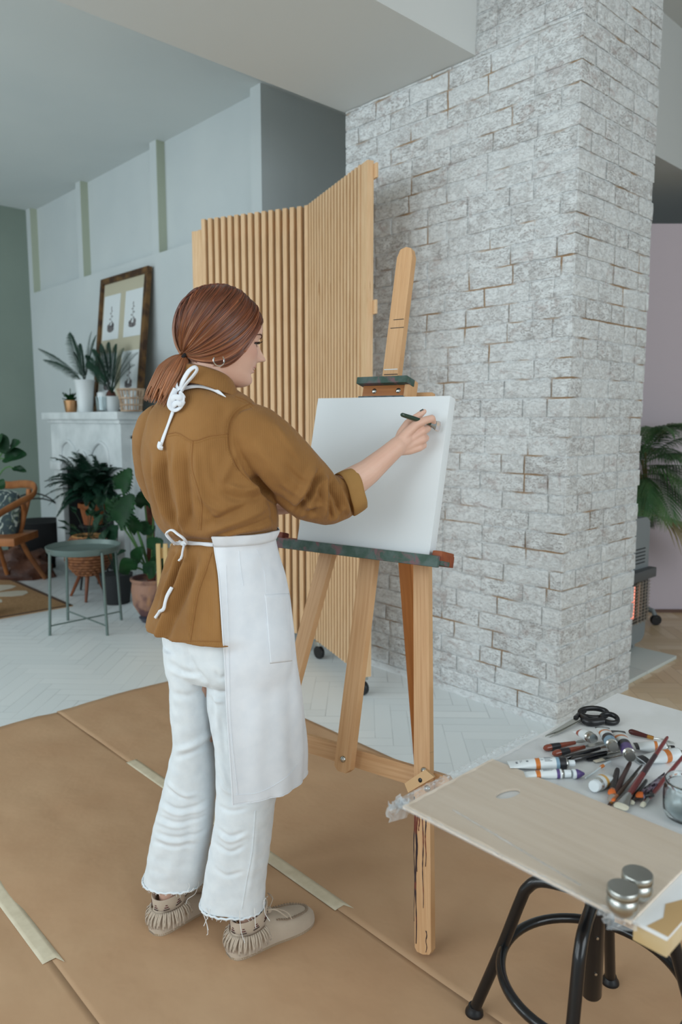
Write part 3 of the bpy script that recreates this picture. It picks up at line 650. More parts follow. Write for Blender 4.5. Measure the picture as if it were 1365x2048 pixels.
FER = cm('nickel_ferrule', rgb(176, 178, 178), .25, metal=1); GOLD = cm('gold_ferrule', rgb(206, 150, 80), .25, metal=1); COP = cm('copper_ferrule', rgb(200, 140, 104), .3, metal=.9)
BRO = cm('orange_bristle', rgb(206, 104, 44), .7, bump=.3, bsc=80); BRW = cm('pale_bristle', rgb(198, 194, 176), .7, bump=.3, bsc=80); BRD = cm('dark_bristle', rgb(60, 40, 34), .7, bump=.3, bsc=80); BRG = cm('grey_bristle', rgb(150, 140, 132), .7)
brush((1336, 1474, .045), (1240, 1618, .0), .0045, REDH, FER, .030, BRW, .012, 'long red lacquered flat brush with a broad nickel ferrule, rising across the heap', flat=.8, bw=.012, hc2=cm('dark_print', rgb(62, 44, 48), .3))
brush((1378, 1500, .03), (1284, 1613, .0), .004, REDH, FER, .014, BRW, .010, 'red lacquered brush with pale bristles, rightmost, passing behind the glass jar')
brush((1285, 1530, .012), (1218, 1612, .0), .0028, BLKH, GOLD, .020, BRD, .007, 'thin black brush with a gold ferrule and pointed dark tip')
brush((1262, 1524, .010), (1222, 1603, .001), .0045, cm('maroon_wood', rgb(66, 42, 40), .4), COP, .006, BRG, .018, 'stubby maroon-handled brush with grey bristles beside the gold-ferruled brush', bw=.007)
brush((1236, 1538, .004), (1224, 1590, .003), .0055, cm('charcoal_wood', rgb(50, 46, 46), .5), COP, .003, BRO, .012, 'short charcoal-handled brush with bright orange hairs', bw=.007)
brush((1275, 1545, .008), (1226, 1602, .004), .003, cm('brown_black', rgb(74, 58, 48), .4), COP, .014, BRO, .006, 'thin dark brush with a copper ferrule between the stubby brushes')
brush((1294, 1560, .006), (1262, 1608, .0), .0042, BLKH, BLKH, .010, BRW, .008, 'black stub brush with a round white tip beneath the long red brush', bw=.005)
brush((1310, 1590, .012), (1267, 1589, .004), .0035, BLKH, BLKH, .008, BRO, .018, 'fan-shaped orange brush head lying sideways', flat=1.2, bw=.010)
# palette knives and scalpels
def knife(p, q, handle_len, r_, hm, bm_, blade_w, lab, band=None, hz=0, name='palette_knife', crook=0):
    a = T(p[0], p[1], r_+(p[2] if len(p) > 2 else 0)); b2 = T(q[0], q[1], .003+(q[2] if len(q) > 2 else 0)); n = (b2-a).normalized(); L_ = (b2-a).length; sd = n.cross(V((0, 0, 1))).normalized()
    t = thing(name, lab, 'knife', ((a.x+b2.x)/2, (a.y+b2.y)/2, ZT), 'palette knives and cutters on the panel')
    h = MB().tube([a+n*(handle_len*f) for f in (0, .04, .12, .3, .6, .85, 1)], [r_*.35, r_*.8, r_*1.1, r_*1.05, r_*.85, r_*.7, r_*.6], 16).build('handle', hm, t)
    if band: MB().tube([a+n*(handle_len*f) for f in (.22, .35, .50)], [r_*1.12, r_*1.06, r_*.96], 16).build('handle_band', band, h)
    if crook:
        pts = crv([a+n*handle_len, a+n*(handle_len+.02)+V((0, 0, .003)), a+n*(handle_len+.04)-sd*.004, b2], 14); MB().tube(pts, .0013, 8).build('shank', M['steel'], t)
        MB().tube([a+n*(handle_len-.012), a+n*(handle_len+.001)], r_*.75, 14).build('ferrule', GOLD, t)
    s0 = a+n*handle_len; bb_ = b2
    if not crook:
        P = [s0-sd*.002, s0+n*(L_-handle_len)*.25-sd*blade_w/2, s0+n*(L_-handle_len)*.85-sd*blade_w/2, bb_, s0+n*(L_-handle_len)*.8+sd*blade_w*.4, s0+n*(L_-handle_len)*.25+sd*blade_w/2, s0+sd*.002]
        MB().prism(P, (0, 0, .0008)).build('blade', bm_, t)
knife((1088, 1497), (1190, 1478, .004), .075, .0062, BRN, M['steel'], .012, 'red-brown palette knife with a black grip band, farther of the pair at the left', BK)
knife((1106, 1508), (1215, 1484, .004), .078, .0062, BRN, M['steel'], .012, 'red-brown palette knife with a black grip band, nearer of the pair at the left', BK)
knife((1125, 1518, .001), (1245, 1484, .008), .095, .005, BLKH, M['steel'], .010, 'slim black-handled cutter lying just below the red-brown knives')
knife((1142, 1520, .001), (1262, 1494, .006), .085, .0052, BLKH, M['steel'], .012, 'thicker black-handled cutter lying nearest the flat white tube')
knife((1258, 1462, .004), (1335, 1484, .0), .048, .0055, cm('dark_red', rgb(74, 30, 28), .25), M['steel'], .01, 'dark red modelling tool with a curved wire tip, behind the tubes', crook=1)
# flat steel spatula and small blades in the middle
t = thing('steel_spatula', 'pale blunt steel spatula poking out under the violet tube', 'knife', T(1270, 1520)); a, b2 = T(1252, 1498, .008), T(1286, 1528, .002)
MB().bar(a, b2, (b2-a).cross(V((0, 0, 1))), .011, .0012, .0004).build('blade', cm('matt_steel', rgb(180, 186, 188), .35, metal=.6), t)
for i, (p, q, lab) in enumerate((((1176, 1520), (1240, 1503), 'narrow craft blade lying farther in the middle of the heap'), ((1190, 1523), (1250, 1508), 'wider craft blade lying nearer in the middle of the heap'))):
    t = thing('craft_blade', lab, 'blade', T(*p), 'loose craft blades'); a, b2 = T(p[0], p[1], .003), T(q[0], q[1], .005); MB().bar(a, b2, (b2-a).cross(V((0, 0, 1))), .008, .001, .0003).build('blade', M['steel'], t)
    MB().bar(a, a+(b2-a)*.3, (b2-a).cross(V((0, 0, 1))), .0085, .0016, .0004).build('blade_edge', cm('blade_cream', rgb(198, 190, 172)) if i else BK, t)
t = thing('plastic_pick', 'clear and orange plastic pick between the violet nozzle and the heap', 'tool', T(1200, 1535)); pts = crv([T(1172, 1556, .003), T(1196, 1540, .004), T(1208, 1530, .006), T(1222, 1523, .006)], 16)
MB().tube(pts, [.0022]*6+[.0018]*4+[.003]*6, 10, flat=.5).build('shaft', cm('milky_plastic', rgb(206, 216, 220), .2), t); MB().tube([T(1203, 1534, .0055), T(1208, 1531, .0065)], .003, 10).build('orange_collar', OR, t)
t = thing('foil_packet', 'crumpled violet and silver foil packet beside the jar', 'packet', T(1305, 1575)); m_ = MB(); P = []
rnd = random.Random(2)
for i in range(14):
    P.append([T(1286+i*3.4+j*.5, 1588-i*2.6+(j-3)*3.2, .010+rnd.uniform(0, .006)+(.004 if j in (2, 3, 4) else 0)) for j in range(7)])
m_.grid(P).build('foil', mat('violet_foil', rgb(150, 136, 156), .3, rgb(50, 40, 52), 90, .45, .55, metal=.4, bump=.5, bsc=120), t, solid=.001)
# scissors
t = thing('scissors', 'large tailor scissors with black handles lying at the far corner of the panel', 'scissors', T(1170, 1440))
u_ = V((0, 0, 1)); tip = T(1091, 1474, .002); piv = T(1152, 1439, .008)
d = (piv-tip).normalized(); s_ = d.cross(u_).normalized()
MB().prism([tip, tip+d*.04+s_*.007, piv+s_*.011, piv+d*.02+s_*.006, piv+d*.02-s_*.007, piv-s_*.003, tip+d*.03-s_*.001], (0, 0, .003)).build('blade', M['steel'], t)
tip2 = T(1100, 1476, .001); MB().prism([tip2, tip2+d*.05+s_*.004, piv+d*.02+s_*.014, piv+d*.035+s_*.002, piv-s_*.002], (0, 0, .002)).build('blade', M['steel'], t)
MB().lathe(piv+V((0, 0, .004)), [(.005, 0), (.005, .001), (.003, .0025), (0, .003)], 14).build('pivot_screw', M['black'], t)
def loop(cx, cy, rx, ry, ang, hz, r_): 
    c_ = T(cx, cy, hz); ca_, sa_ = math.cos(ang), math.sin(ang); X_ = rt*ca_+FH*sa_; Y_ = -rt*sa_+FH*ca_
    return [c_+X_*(math.cos(a)*rx)+Y_*(math.sin(a)*ry)+V((0, 0, .004*math.sin(a))) for a in [i*2*math.pi/32 for i in range(32)]]
h1 = MB().tube(loop(1188, 1426, .031, .017, .1, .012, 0), .0062, 12, closed=True, flat=.8); h1.tube(crv([piv+V((0, 0, .004)), T(1160, 1428, .011), T(1170, 1422, .012)], 10), [.005]*10, 12); h1.build('handle', M['black'], t)
h2 = MB().tube(loop(1220, 1437, .017, .015, .1, .010, 0), .0060, 12, closed=True, flat=.8); h2.tube(crv([piv+d*.02+V((0, 0, .003)), T(1178, 1444, .009), T(1208, 1442, .010)], 10), [.005, .006, .008, .009, .009, .009, .009, .009, .008, .007], 12); h2.build('handle', M['black'], t)
# ------------------------------------------------------------------ leaves
def bez(p0, p1, p2, n):
    return [V(p0)*(1-t_)**2+V(p1)*2*t_*(1-t_)+V(p2)*t_*t_ for t_ in [i/(n-1) for i in range(n)]]
def frond(m_, pts, ln, lw, n=26, droop=.3, taper=True, ang=50, upv=(0, 0, 1), rnd=random, start=.12, fold=.35):
    """pinnate frond: rachis plus two rows of narrow leaflets"""
    m_.tube(pts, [.003*(1-.8*i/(len(pts)-1))+.0006 for i in range(len(pts))], 5)
    K = len(pts)
    for i in range(n):
        f = start+(1-start)*i/(n-1); x = f*(K-1); k = min(int(x), K-2); p = pts[k].lerp(pts[k+1], x-k); tg = (pts[k+1]-pts[k]).normalized()
        sd = tg.cross(V(upv)); sd = sd.normalized() if sd.length > 1e-3 else tg.orthogonal().normalized(); nn = sd.cross(tg)
        s_ = ln*(math.sin(math.pi*min(1, .18+f*.78))**.8 if taper else 1)*rnd.uniform(.88, 1.1)
        for sg in (-1, 1):
            a = math.radians(ang*(1-.45*f)); d = (tg*math.cos(a)+sd*sg*math.sin(a)+nn*fold*.5).normalized()
            w_ = lw; P = []
            pr = d.cross(nn).normalized()
            for q in (0, .35, .7, 1):
                c_ = p+d*s_*q+V((0, 0, -droop*s_*q*q)); ww = w_*(.5, 1, .75, .05)[(0, .35, .7, 1).index(q)]
                P.append([c_-pr*ww, c_+nn*ww*.35, c_+pr*ww])
            m_.grid(P)
def blade(m_, base, tip, width, nrm, notch=0, curl=.15, n=9, heart=.0, rnd=random):
    """broad leaf blade from base to tip with an optional split edge"""
    base = V(base); tip = V(tip); d = tip-base; L_ = d.length; d = d/L_; nrm = V(nrm); s_ = d.cross(nrm).normalized(); nn = s_.cross(d)
    P = []
    for i in range(n*3+1):
        f = i/(n*3); w_ = width/2*(math.sin(math.pi*(f*.86+.12))**.75)*(1.0 if f < .97 else .4)
        nc = 1-(notch*(.5+.5*math.cos(f*n*2.2*math.pi)) if notch and .1 < f < .95 else 0)
        row = []
        for g_ in (-1, -.66, -.33, 0, .33, .66, 1):
            ww = w_*g_*(nc if abs(g_) > .9 else 1)
            row.append(base+d*L_*(f-heart*abs(g_)*(1-f)*.6)+s_*ww+nn*(abs(g_)*w_*.30-curl*L_*f*f)+nn*math.sin(f*9+g_*3)*.004)
        P.append(row)
    m_.grid(P)

# ------------------------------------------------------------------ fireplace surround
FX0, FX1, FY0 = -6.56, -5.24, 2.64
M['fire'] = mat('chalky_white_wood', rgb(214, 220, 222), .7, rgb(196, 203, 205), 5, .4, .62, bump=.15, bsc=12, col3=rgb(150, 140, 130), sc3=7, lo3=.70, hi3=.76)
M['dark_grey'] = mat('dark_opening', rgb(44, 46, 48), .9)  # near-black tone shared by fireplace inside, plant stand, pots and heater vents
t = thing('fireplace_surround', 'white distressed decorative fireplace surround against the pale wall', 'fireplace', ((FX0+FX1)/2, 2.83, 0))
MB().bb(FX0-.07, FX1+.05, FY0-.05, WY-.002, 1.345, 1.405, .006).build('mantel_shelf', M['fire'], t)
MB().bb(FX0-.03, FX1+.02, FY0-.02, WY-.002, 1.315, 1.345, .004).build('shelf_moulding', M['fire'], t)
ox0, ox1, oz = FX0+.20, FX1-.20, .98
m_ = MB(); A_ = []
def arch(x):  # scalloped lower edge of the frieze
    f = (x-ox0)/(ox1-ox0); return oz+.035*math.cos(f*4*math.pi)*(1 if .1 < f < .9 else .5)
xs = [ox0+(ox1-ox0)*i/40 for i in range(41)]
poly = [V((FX0, FY0, 1.315)), V((FX0, FY0, oz))]+[V((x, FY0, arch(x))) for x in xs]+[V((FX1, FY0, oz)), V((FX1, FY0, 1.315))]
m_.prism(poly, (0, .05, 0)).build('frieze', M['fire'], t)
for x0, x1 in ((FX0, ox0), (ox1, FX1)):
    MB().bb(x0+.015, x1-.015, FY0+.005, FY0+.05, .10, oz+.01, .004).build('pilaster', M['fire'], t)
    MB().bb(x0-.005, x1+.005, FY0-.015, FY0+.06, 0, .11, .004).build('plinth', M['fire'], t)
    MB().bb(x0-.01, x1+.01, FY0-.02, FY0+.055, oz-.07, oz+.0, .006).build('capital', M['fire'], t)
m_ = MB(); m_.bb(FX1-.03, FX1, FY0+.05, WY-.002, 0, 1.315); m_.build('side_panel', M['fire'], t)
MB().bb(FX0, FX0+.03, FY0+.05, WY-.002, 0, 1.315).build('side_panel', M['fire'], t)
m_ = MB(); 
for (y0, y1, z0, z1) in ((FY0+.08, FY0+.10, .1, 1.22), (2.93, 2.95, .1, 1.22), (FY0+.08, 2.95, .1, .12), (FY0+.08, 2.95, 1.2, 1.22)): m_.bb(FX1, FX1+.008, y0, y1, z0, z1)
m_.build('panel_moulding', M['fire'], t)
MB().bb(FX0+.03, FX1-.03, WY-.04, WY-.01, 0, 1.1).build('back_panel', M['dark_grey'], t)
MB().bb(FX0+.03, FX0+.2, FY0+.05, WY-.04, 0, 1.1).build('inner_cheek', M['dark_grey'], t); MB().bb(FX1-.2, FX1-.03, FY0+.05, WY-.04, 0, 1.1).build('inner_cheek', M['dark_grey'], t)
for sg in (-1, 1):   # carved S scrolls
    cx = (FX0+FX1)/2; pts = [(cx+sg*.09, FY0-.004, 1.10), (cx+sg*.15, FY0-.004, 1.075), (cx+sg*.20, FY0-.004, 1.12), (cx+sg*.30, FY0-.004, 1.165), (cx+sg*.42, FY0-.004, 1.12), (cx+sg*.45, FY0-.004, 1.02), (cx+sg*.45, FY0-.004, .96)]
    MB().tube(crv(pts, 40), [.006+.010*math.sin(math.pi*i/39) for i in range(40)], 8).build('carved_scroll', M['fire'], t)
MB().tube(crv([((FX0+FX1)/2-.05, FY0-.004, 1.04), ((FX0+FX1)/2, FY0-.012, 1.075), ((FX0+FX1)/2+.05, FY0-.004, 1.04)], 14), .012, 8).build('carved_shell', M['fire'], t)

# ------------------------------------------------------------------ things on the mantel (z = 1.405)
ZM = 1.405
def mx(px_, y=2.75): p = pl(px_, 815, 1, y); return V((p.x, y, ZM))
# leaning frame
bl, br = mx(188, 2.86), mx(281, 2.86); tl = pl(186, 566, 1, 2.985); tr_ = pl(279, 541, 1, 2.985); hz_ = (tl.z+tr_.z)/2
t = thing('picture_frame', 'large antique gilt frame with botanical prints leaning on the mantel', 'picture', (bl+br)/2)
Xf = (br-bl).normalized(); Wf = (br-bl).length; Uf = (V((0, 2.985, hz_))-V((0, 2.86, ZM))); Hf = Uf.length; Uf.normalize(); Nf = Xf.cross(Uf)
def FP(u, v, c=0): return bl+Xf*u+Uf*v+Nf*c+V((0, 0, .004))
M['gilt'] = mat('antique_gilt', rgb(120, 88, 52), .5, rgb(72, 50, 36), 14, .4, .6, 5, bump=.5, bsc=50, metal=.3)
for (u0, v0, u1, v1) in ((0, 0, Wf, .05), (0, Hf-.05, Wf, Hf), (0, .05, .05, Hf-.05), (Wf-.05, .05, Wf, Hf-.05)):
    MB().box(FP((u0+u1)/2, (v0+v1)/2, .0), Xf*((u1-u0)/2), Uf*((v1-v0)/2), Nf*.02, .006).build('moulding', M['gilt'], t)
MB().box(FP(Wf/2, Hf/2, -.004), Xf*(Wf/2-.04), Uf*(Hf/2-.04), Nf*.004).build('mount', mat('buff_mount', rgb(186, 180, 158), .8), t)
M['print'] = mat('print_paper', rgb(214, 220, 222), .8)
ink = mat('print_ink', rgb(70, 70, 74), .8, rgb(130, 124, 124), 60)
for (u, v) in ((.24, .70), (.70, .70), (.24, .27), (.70, .27)):
    pp = MB().box(FP(Wf*u+.02, Hf*v, .002), Xf*(Wf*.175), Uf*(Hf*.165), Nf*.002).build('print', M['print'], t)
    c_ = (Wf*u+.02, Hf*v); m_ = MB()
    k_ = 1 if u < .5 else 0
    def el(cu, cv, ru, rv): m_.prism([FP(c_[0]+cu*Wf+math.cos(a)*ru*Wf, c_[1]+cv*Hf+math.sin(a)*rv*Hf, .0045) for a in [i*math.pi/8 for i in range(16)]], Nf*.0006)
    el(0, -.085, .075, .016+.010*k_); el(-.045, -.066, .03, .018); el(.045, -.062, .028, .022)
    for (cu, cv, ru, rv) in ((-.02, -.045, .012, .010), (.022, -.035, .010, .010), (-.026, -.012, .012, .006), (.024, .006, .013, .006), (-.018, .03, .010, .005), (.016, .046, .009, .005), (0, .068, .008, .012)): el(cu, cv, ru, rv)
    m_.tube([FP(c_[0], c_[1]-.03, .0045), FP(c_[0]+.003, c_[1]+Hf*.08, .0045)], .002, 5); m_.build('print_drawing', ink, pp)
rnd = random.Random(11)
# white vase with palm leaves
c = mx(171, 2.72); t = thing('vase', 'tall white ribbed vase of palm leaves on the left of the mantel', 'vase', c)
MB().lathe(c, [(0, 0), (.055, 0), (.060, .01), (.062, .05), (.072, .18), (.080, .25), (.086, .262), (.082, .268), (.074, .25), (.05, .24), (0, .24)], 36).build('vase_body', mat('white_ceramic', rgb(216, 222, 224), .3), t)
m_ = MB(); b0 = c+V((0, 0, .24))
def at(px_, py_, y): return pl(px_, py_, 1, y)
for (ex, ey, yy, ln) in ((78, 698, 2.62, .07), (88, 720, 2.60, .07), (140, 668, 2.74, .15), (162, 690, 2.70, .11), (183, 664, 2.66, .07), (192, 672, 2.78, .06), (150, 705, 2.60, .10)):
    e_ = at(ex, ey, yy); mid = (b0+e_)/2+V((0, 0, .05+.02*rnd.random())); frond(m_, bez(b0, mid, e_, 14), ln, .0035, 30, .25, rnd=rnd, ang=38, upv=(.2, -1, .3))
m_.build('palm_leaves', M['leaf2'], t)
# mug with sago palm
c = mx(223, 2.74); t = thing('mug', 'white china mug planted with a small sago palm on the mantel', 'planted mug', c)
MB().lathe(c, [(0, 0), (.055, 0), (.062, .01), (.068, .06), (.070, .115), (.074, .122), (.068, .124), (.062, .10), (0, .10)], 36).build('mug_body', MC['white_ceramic'], t)
MB().tube([c+rt*.066+V((0, 0, .10))+rt*.0, c+rt*.105+V((0, 0, .085)), c+rt*.108+V((0, 0, .05)), c+rt*.064+V((0, 0, .025))], .008, 10).build('mug_handle', MC['white_ceramic'], t)
m_ = MB(); b0 = c+V((0, 0, .13))
MB().lathe(c+V((0, 0, .10)), [(.05, 0), (.034, .05), (.02, .07), (0, .075)], 14).build('palm_trunk', mat('palm_trunk', rgb(84, 52, 44), .8), t)
for (ex, ey, yy) in ((175, 728, 2.6), (188, 700, 2.64), (203, 690, 2.72), (218, 686, 2.76), (233, 690, 2.8), (248, 698, 2.72), (262, 706, 2.66), (276, 706, 2.62), (270, 730, 2.6), (196, 712, 2.5), (240, 712, 2.5), (172, 712, 2.7)):
    e_ = at(ex, ey, yy); mid = b0.lerp(e_, .5)+V((0, 0, .09)); frond(m_, bez(b0, mid, e_, 12), .085, .0028, 34, .1, rnd=rnd, ang=48, upv=(.2, -1, .3), start=.2)
m_.build('palm_leaves', M['leaf2'], t)
# gold pot with succulent
c = mx(142, 2.66); t = thing('gold_plant_pot', 'small copper coloured pot with a little green plant, leftmost on the mantel', 'plant pot', c)
MB().lathe(c, [(0, 0), (.042, 0), (.048, .01), (.060, .10), (.056, .102), (.046, .085), (0, .085)], 10).build('pot', mat('copper_pot', rgb(214, 164, 120), .28, metal=.85), t)
m_ = MB()
for i in range(16):
    a = i*2.4; l_ = rnd.uniform(.04, .075); tp = c+V((math.cos(a)*l_, math.sin(a)*l_, .10+rnd.uniform(.02, .09))); blade(m_, c+V((0, 0, .09)), tp, .03, (0, 0, 1))
m_.tube([c+V((0, 0, .09)), c+V((.0, 0, .20))], .003, 6); m_.build('leaves', M['leaf4'], t)
# glass with small things
c = mx(204, 2.66); t = thing('glass_tumbler', 'clear glass tumbler standing between the vase and the mug', 'glass', c)
MB().lathe(c, [(0, 0), (.036, 0), (.040, .01), (.046, .12), (.044, .12), (.037, .012), (0, .008)], 28).build('tumbler', M['glass'], t)
c = mx(208, 2.84); t = thing('candle', 'short white candle behind the glass tumbler', 'candle', c)
MB().lathe(c, [(0, 0), (.05, 0), (.052, .01), (.052, .16), (.04, .17), (0, .168)], 24).build('candle_body', MC['white_ceramic'], t)
# wicker basket with white bottles
c = mx(263, 2.70); t = thing('wire_basket', 'pale woven wire basket at the right end of the mantel', 'basket', c)
M['cane'] = mat('pale_cane', rgb(196, 172, 148), .6, rgb(160, 132, 108), 20)
m_ = MB()
for k in range(22):
    a = k*2*math.pi/22; d_ = V((math.cos(a), math.sin(a), 0)); m_.tube([c+d_*.075+V((0, 0, .004)), c+d_*.082+V((0, 0, .08)), c+d_*.10+V((0, 0, .165))], .0035, 6)
for z_, r_ in ((.006, .076), (.05, .080), (.10, .087), (.165, .10)): m_.tube([c+V((math.cos(a)*r_, math.sin(a)*r_, z_)) for a in [i*math.pi/18 for i in range(36)]], .006, 6, closed=True)
m_.build('basket_weave', M['cane'], t)
for i, (dx, dy) in enumerate(((-.03, -.02), (.035, -.01), (0, .035))):
    tag(MB().lathe(c+V((dx, dy, .006)), [(0, 0), (.022, 0), (.024, .01), (.024, .10), (.010, .125), (.010, .15), (0, .15)], 20).build('bottle', MC['white_ceramic']), 'small white bottle inside the pale wire basket', 'bottle', 'bottles inside the wire basket')

# ------------------------------------------------------------------ fern on its stand in front of the opening
c = V((-5.72, 2.42, 0)); p_ = dep(188, 1046, (c-CAM).dot(FH)); c = V((p_.x, p_.y, 0))
t = thing('fern_stand', 'dark slim plant stand in front of the fireplace opening', 'plant stand', c)
MB().lathe(c, [(0, .50), (.11, .50), (.115, .505), (.115, .515), (0, .52)], 28).build('stand_top', M['dark_grey'], t)
for k in range(3):
    a = k*2.09+.5; MB().tube([c+V((math.cos(a)*.13, math.sin(a)*.13, .004)), c+V((math.cos(a)*.06, math.sin(a)*.06, .50))], .009, 8).build('leg', M['dark_grey'], t)
c = c+V((0, 0, .52)); t = thing('potted_fern', 'big dark green fern in a terracotta pot in front of the fireplace', 'potted plant', c)
M['terra'] = mat('terracotta', rgb(178, 110, 66), .8, rgb(150, 88, 54), 7)
MB().lathe(c, [(0, 0), (.075, 0), (.10, .13), (.115, .135), (.115, .17), (.10, .17), (.09, .15), (0, .15)], 32).build('pot', M['terra'], t)
m_ = MB(); b0 = c+V((0, 0, .16)); rnd = random.Random(3)
for i in range(95):
    a = rnd.uniform(0, 2*math.pi); el = rnd.uniform(-.25, 1.25); r_ = rnd.uniform(.30, .52)
    e_ = b0+V((math.cos(a)*r_*math.cos(el*.7), math.sin(a)*r_*.75*math.cos(el*.7), r_*math.sin(el)*.85+.02)); mid = b0.lerp(e_, .5)+V((0, 0, .15+.06*rnd.random()))
    if e_.y > 2.6: e_.y = 2.6
    frond(m_, bez(b0, mid, e_, 10), .07, .006, 24, .5, rnd=rnd, ang=62)
m_.build('fronds', M['leaf2'], t)

# ------------------------------------------------------------------ wicker planter on three legs
c = W(-1.90, 5.47); t = thing('wicker_planter', 'round brown wicker planter on three wooden legs beside the green tray table', 'planter', c)
M['wick'] = mat('brown_wicker', rgb(150, 98, 62), .7, rgb(112, 68, 42), 30)
m_ = MB()
for k in range(13):
    f = k/12; z_ = .20+.27*f; r_ = .165*math.sin(math.pi*(.16+.62*f))**.8; m_.tube([c+V((math.cos(a)*(r_+.004*math.sin(a*18+k*3.14)), math.sin(a)*(r_+.004*math.sin(a*18+k*3.14)), z_)) for a in [i*2*math.pi/72 for i in range(72)]], .012, 6, closed=True)
m_.lathe(c, [(0, .20), (.08, .205), (.14, .28), (.15, .33), (.12, .43), (.08, .46)], 24); m_.build('basket', M['wick'], t)
MB().tube([c+V((math.cos(a)*.105, math.sin(a)*.105, .475)) for a in [i*math.pi/20 for i in range(40)]], .014, 8, closed=True).build('rim', mat('light_rim', rgb(176, 128, 78), .6), t)
M['walnut'] = mat('walnut_leg', rgb(134, 78, 48), .45, rgb(110, 60, 38), 8)
for (fx, fy) in ((172, 1205), (142, 1192), (212, 1190)):
    f_ = pl(fx, fy, 2, .0); MB().tube([V((f_.x, f_.y, 0)), c+V(((f_.x-c.x)*.3, (f_.y-c.y)*.3, .23))], [.010, .017], 10).build('leg', M['walnut'], t)
m_ = MB(); b0 = c+V((0, 0, .42)); rnd = random.Random(8)
for i in range(26):
    a = rnd.uniform(0, 6.28); e_ = b0+V((math.cos(a)*rnd.uniform(.10, .24), math.sin(a)*rnd.uniform(.08, .18), rnd.uniform(.04, .24))); m_.tube(bez(b0, b0.lerp(e_, .5)+V((0, 0, .05)), e_, 6), .002, 4); blade(m_, e_, e_+(e_-b0).normalized()*.10+V((0, 0, -.02)), .045, (0, 0, 1))
m_.build('leaves', M['leaf'], t)
# bushy plant right of the planter and its hidden pot
c = W(-1.66, 5.35); t = thing('bushy_plant', 'broad-leaved dark plant between the wicker planter and the monstera', 'potted plant', c)
MB().lathe(c, [(0, 0), (.09, 0), (.12, .22), (.11, .22), (0, .2)], 24).build('pot', M['dark_grey'], t)
m_ = MB(); b0 = c+V((0, 0, .2)); D_ = (c-CAM).dot(FH)
for (ex, ey, tx_, ty_, w_) in ((205, 1030, 186, 1060, .10), (225, 1010, 240, 985, .08), (232, 1050, 222, 1085, .16), (205, 1010, 190, 990, .08), (215, 1060, 200, 1090, .10), (230, 1115, 248, 1098, .07), (190, 1075, 170, 1080, .06), (238, 1028, 250, 1050, .09), (212, 990, 215, 965, .07)):
    p_, q_ = dep(ex, ey, D_-.1), dep(tx_, ty_, D_-.15); m_.tube(bez(b0, b0.lerp(p_, .5)+V((0, 0, .1)), p_, 8), .004, 5); blade(m_, p_, q_, w_, (0, -.6, 1))
m_.build('leaves', M['leaf'], t)

# ------------------------------------------------------------------ green tray table
c = (pl(100, 1271, 2, 0)+pl(215, 1271, 2, 0)+pl(136, 1241, 2, 0)+pl(243, 1240, 2, 0))/4; M['tray'] = mat('grey_green_metal', rgb(104, 120, 116), .4, metal=.2)
t = thing('tray_table', 'round grey-green metal tray table on four thin legs', 'side table', c)
MB().lathe(c, [(0, .505), (.215, .505), (.225, .515), (.232, .545), (.228, .547), (.218, .518), (.205, .512), (0, .512)], 56).build('tray', M['tray'], t)
ft = [pl(x, y, 2, 0) for x, y in ((100, 1271), (215, 1271), (243, 1240), (136, 1241))]
for f_ in ft:
    MB().tube([f_, f_.lerp(c, .10)+V((0, 0, .525))], .009, 10).build('leg', M['tray'], t)
for i in range(2): MB().tube([ft[i]+V((0, 0, .06)), ft[i+2]+V((0, 0, .06+.006*i))], .005, 8).build('cross_brace', M['tray'], t)

# ------------------------------------------------------------------ monstera in a pot with a moss pole
D_ = 4.85; c = dep(304, 1180, D_); c.z = 0
t = thing('potted_monstera', 'tall split-leaf plant with moss pole in a glazed brown pot behind the woman', 'potted plant', c)
MB().lathe(c, [(0, .05), (.085, .05), (.125, .12), (.135, .22), (.128, .27), (.14, .285), (.14, .30), (.125, .30), (.12, .27), (0, .27)], 36).build('pot', mat('glazed_pot', rgb(164, 124, 104), .6, rgb(96, 66, 66), 6, .45, .58, bump=.3, bsc=20, col3=rgb(190, 140, 96), sc3=5), t)
MB().lathe(c, [(0, 0), (.07, 0), (.09, .03), (.06, .05), (0, .05)], 24).build('saucer', mat('dark_saucer', rgb(70, 72, 84), .4), t)
MB().tube([c+V((0, 0, .27)), dep(300, 1000, D_+.03), dep(288, 975, D_+.04)], [.028, .028, .028], 14).build('moss_pole', mat('coir_pole', rgb(108, 62, 46), .95, rgb(74, 44, 34), 40, bump=.6, bsc=90), t)
lm, sm = MB(), MB()
for (bx, by, tx_, ty_, w_, nd, dd) in ((243, 978, 258, 938, .22, .5, 0), (236, 1042, 262, 990, .30, .5, -.05), (222, 1000, 232, 1035, .12, 0, .1), (275, 1062, 262, 1030, .14, .3, .05), (262, 1140, 246, 1118, .16, 0, 0), (270, 1120, 282, 1095, .12, 0, .05), (300, 1050, 285, 1068, .18, .3, .1), (305, 1100, 322, 1080, .2, .2, 0), (290, 1010, 280, 985, .16, .2, .1), (315, 1140, 330, 1110, .18, 0, 0), (296, 1148, 310, 1125, .14, 0, -.05), (308, 1020, 325, 1000, .2, .3, .05)):
    p_, q_ = dep(bx, by, D_-.12+dd), dep(tx_, ty_, D_-.16+dd); sm.tube(bez(c+V((0, 0, .28)), c.lerp(p_, .5)+V((0, 0, .22)), p_, 12), .006, 6)
    blade(lm, p_, q_, w_*.78, FH*-.9+V((0, 0, .4)), notch=nd, heart=.3)
lm.build('leaves', M['leaf4'], t); sm.build('stems', M['stem'], t)
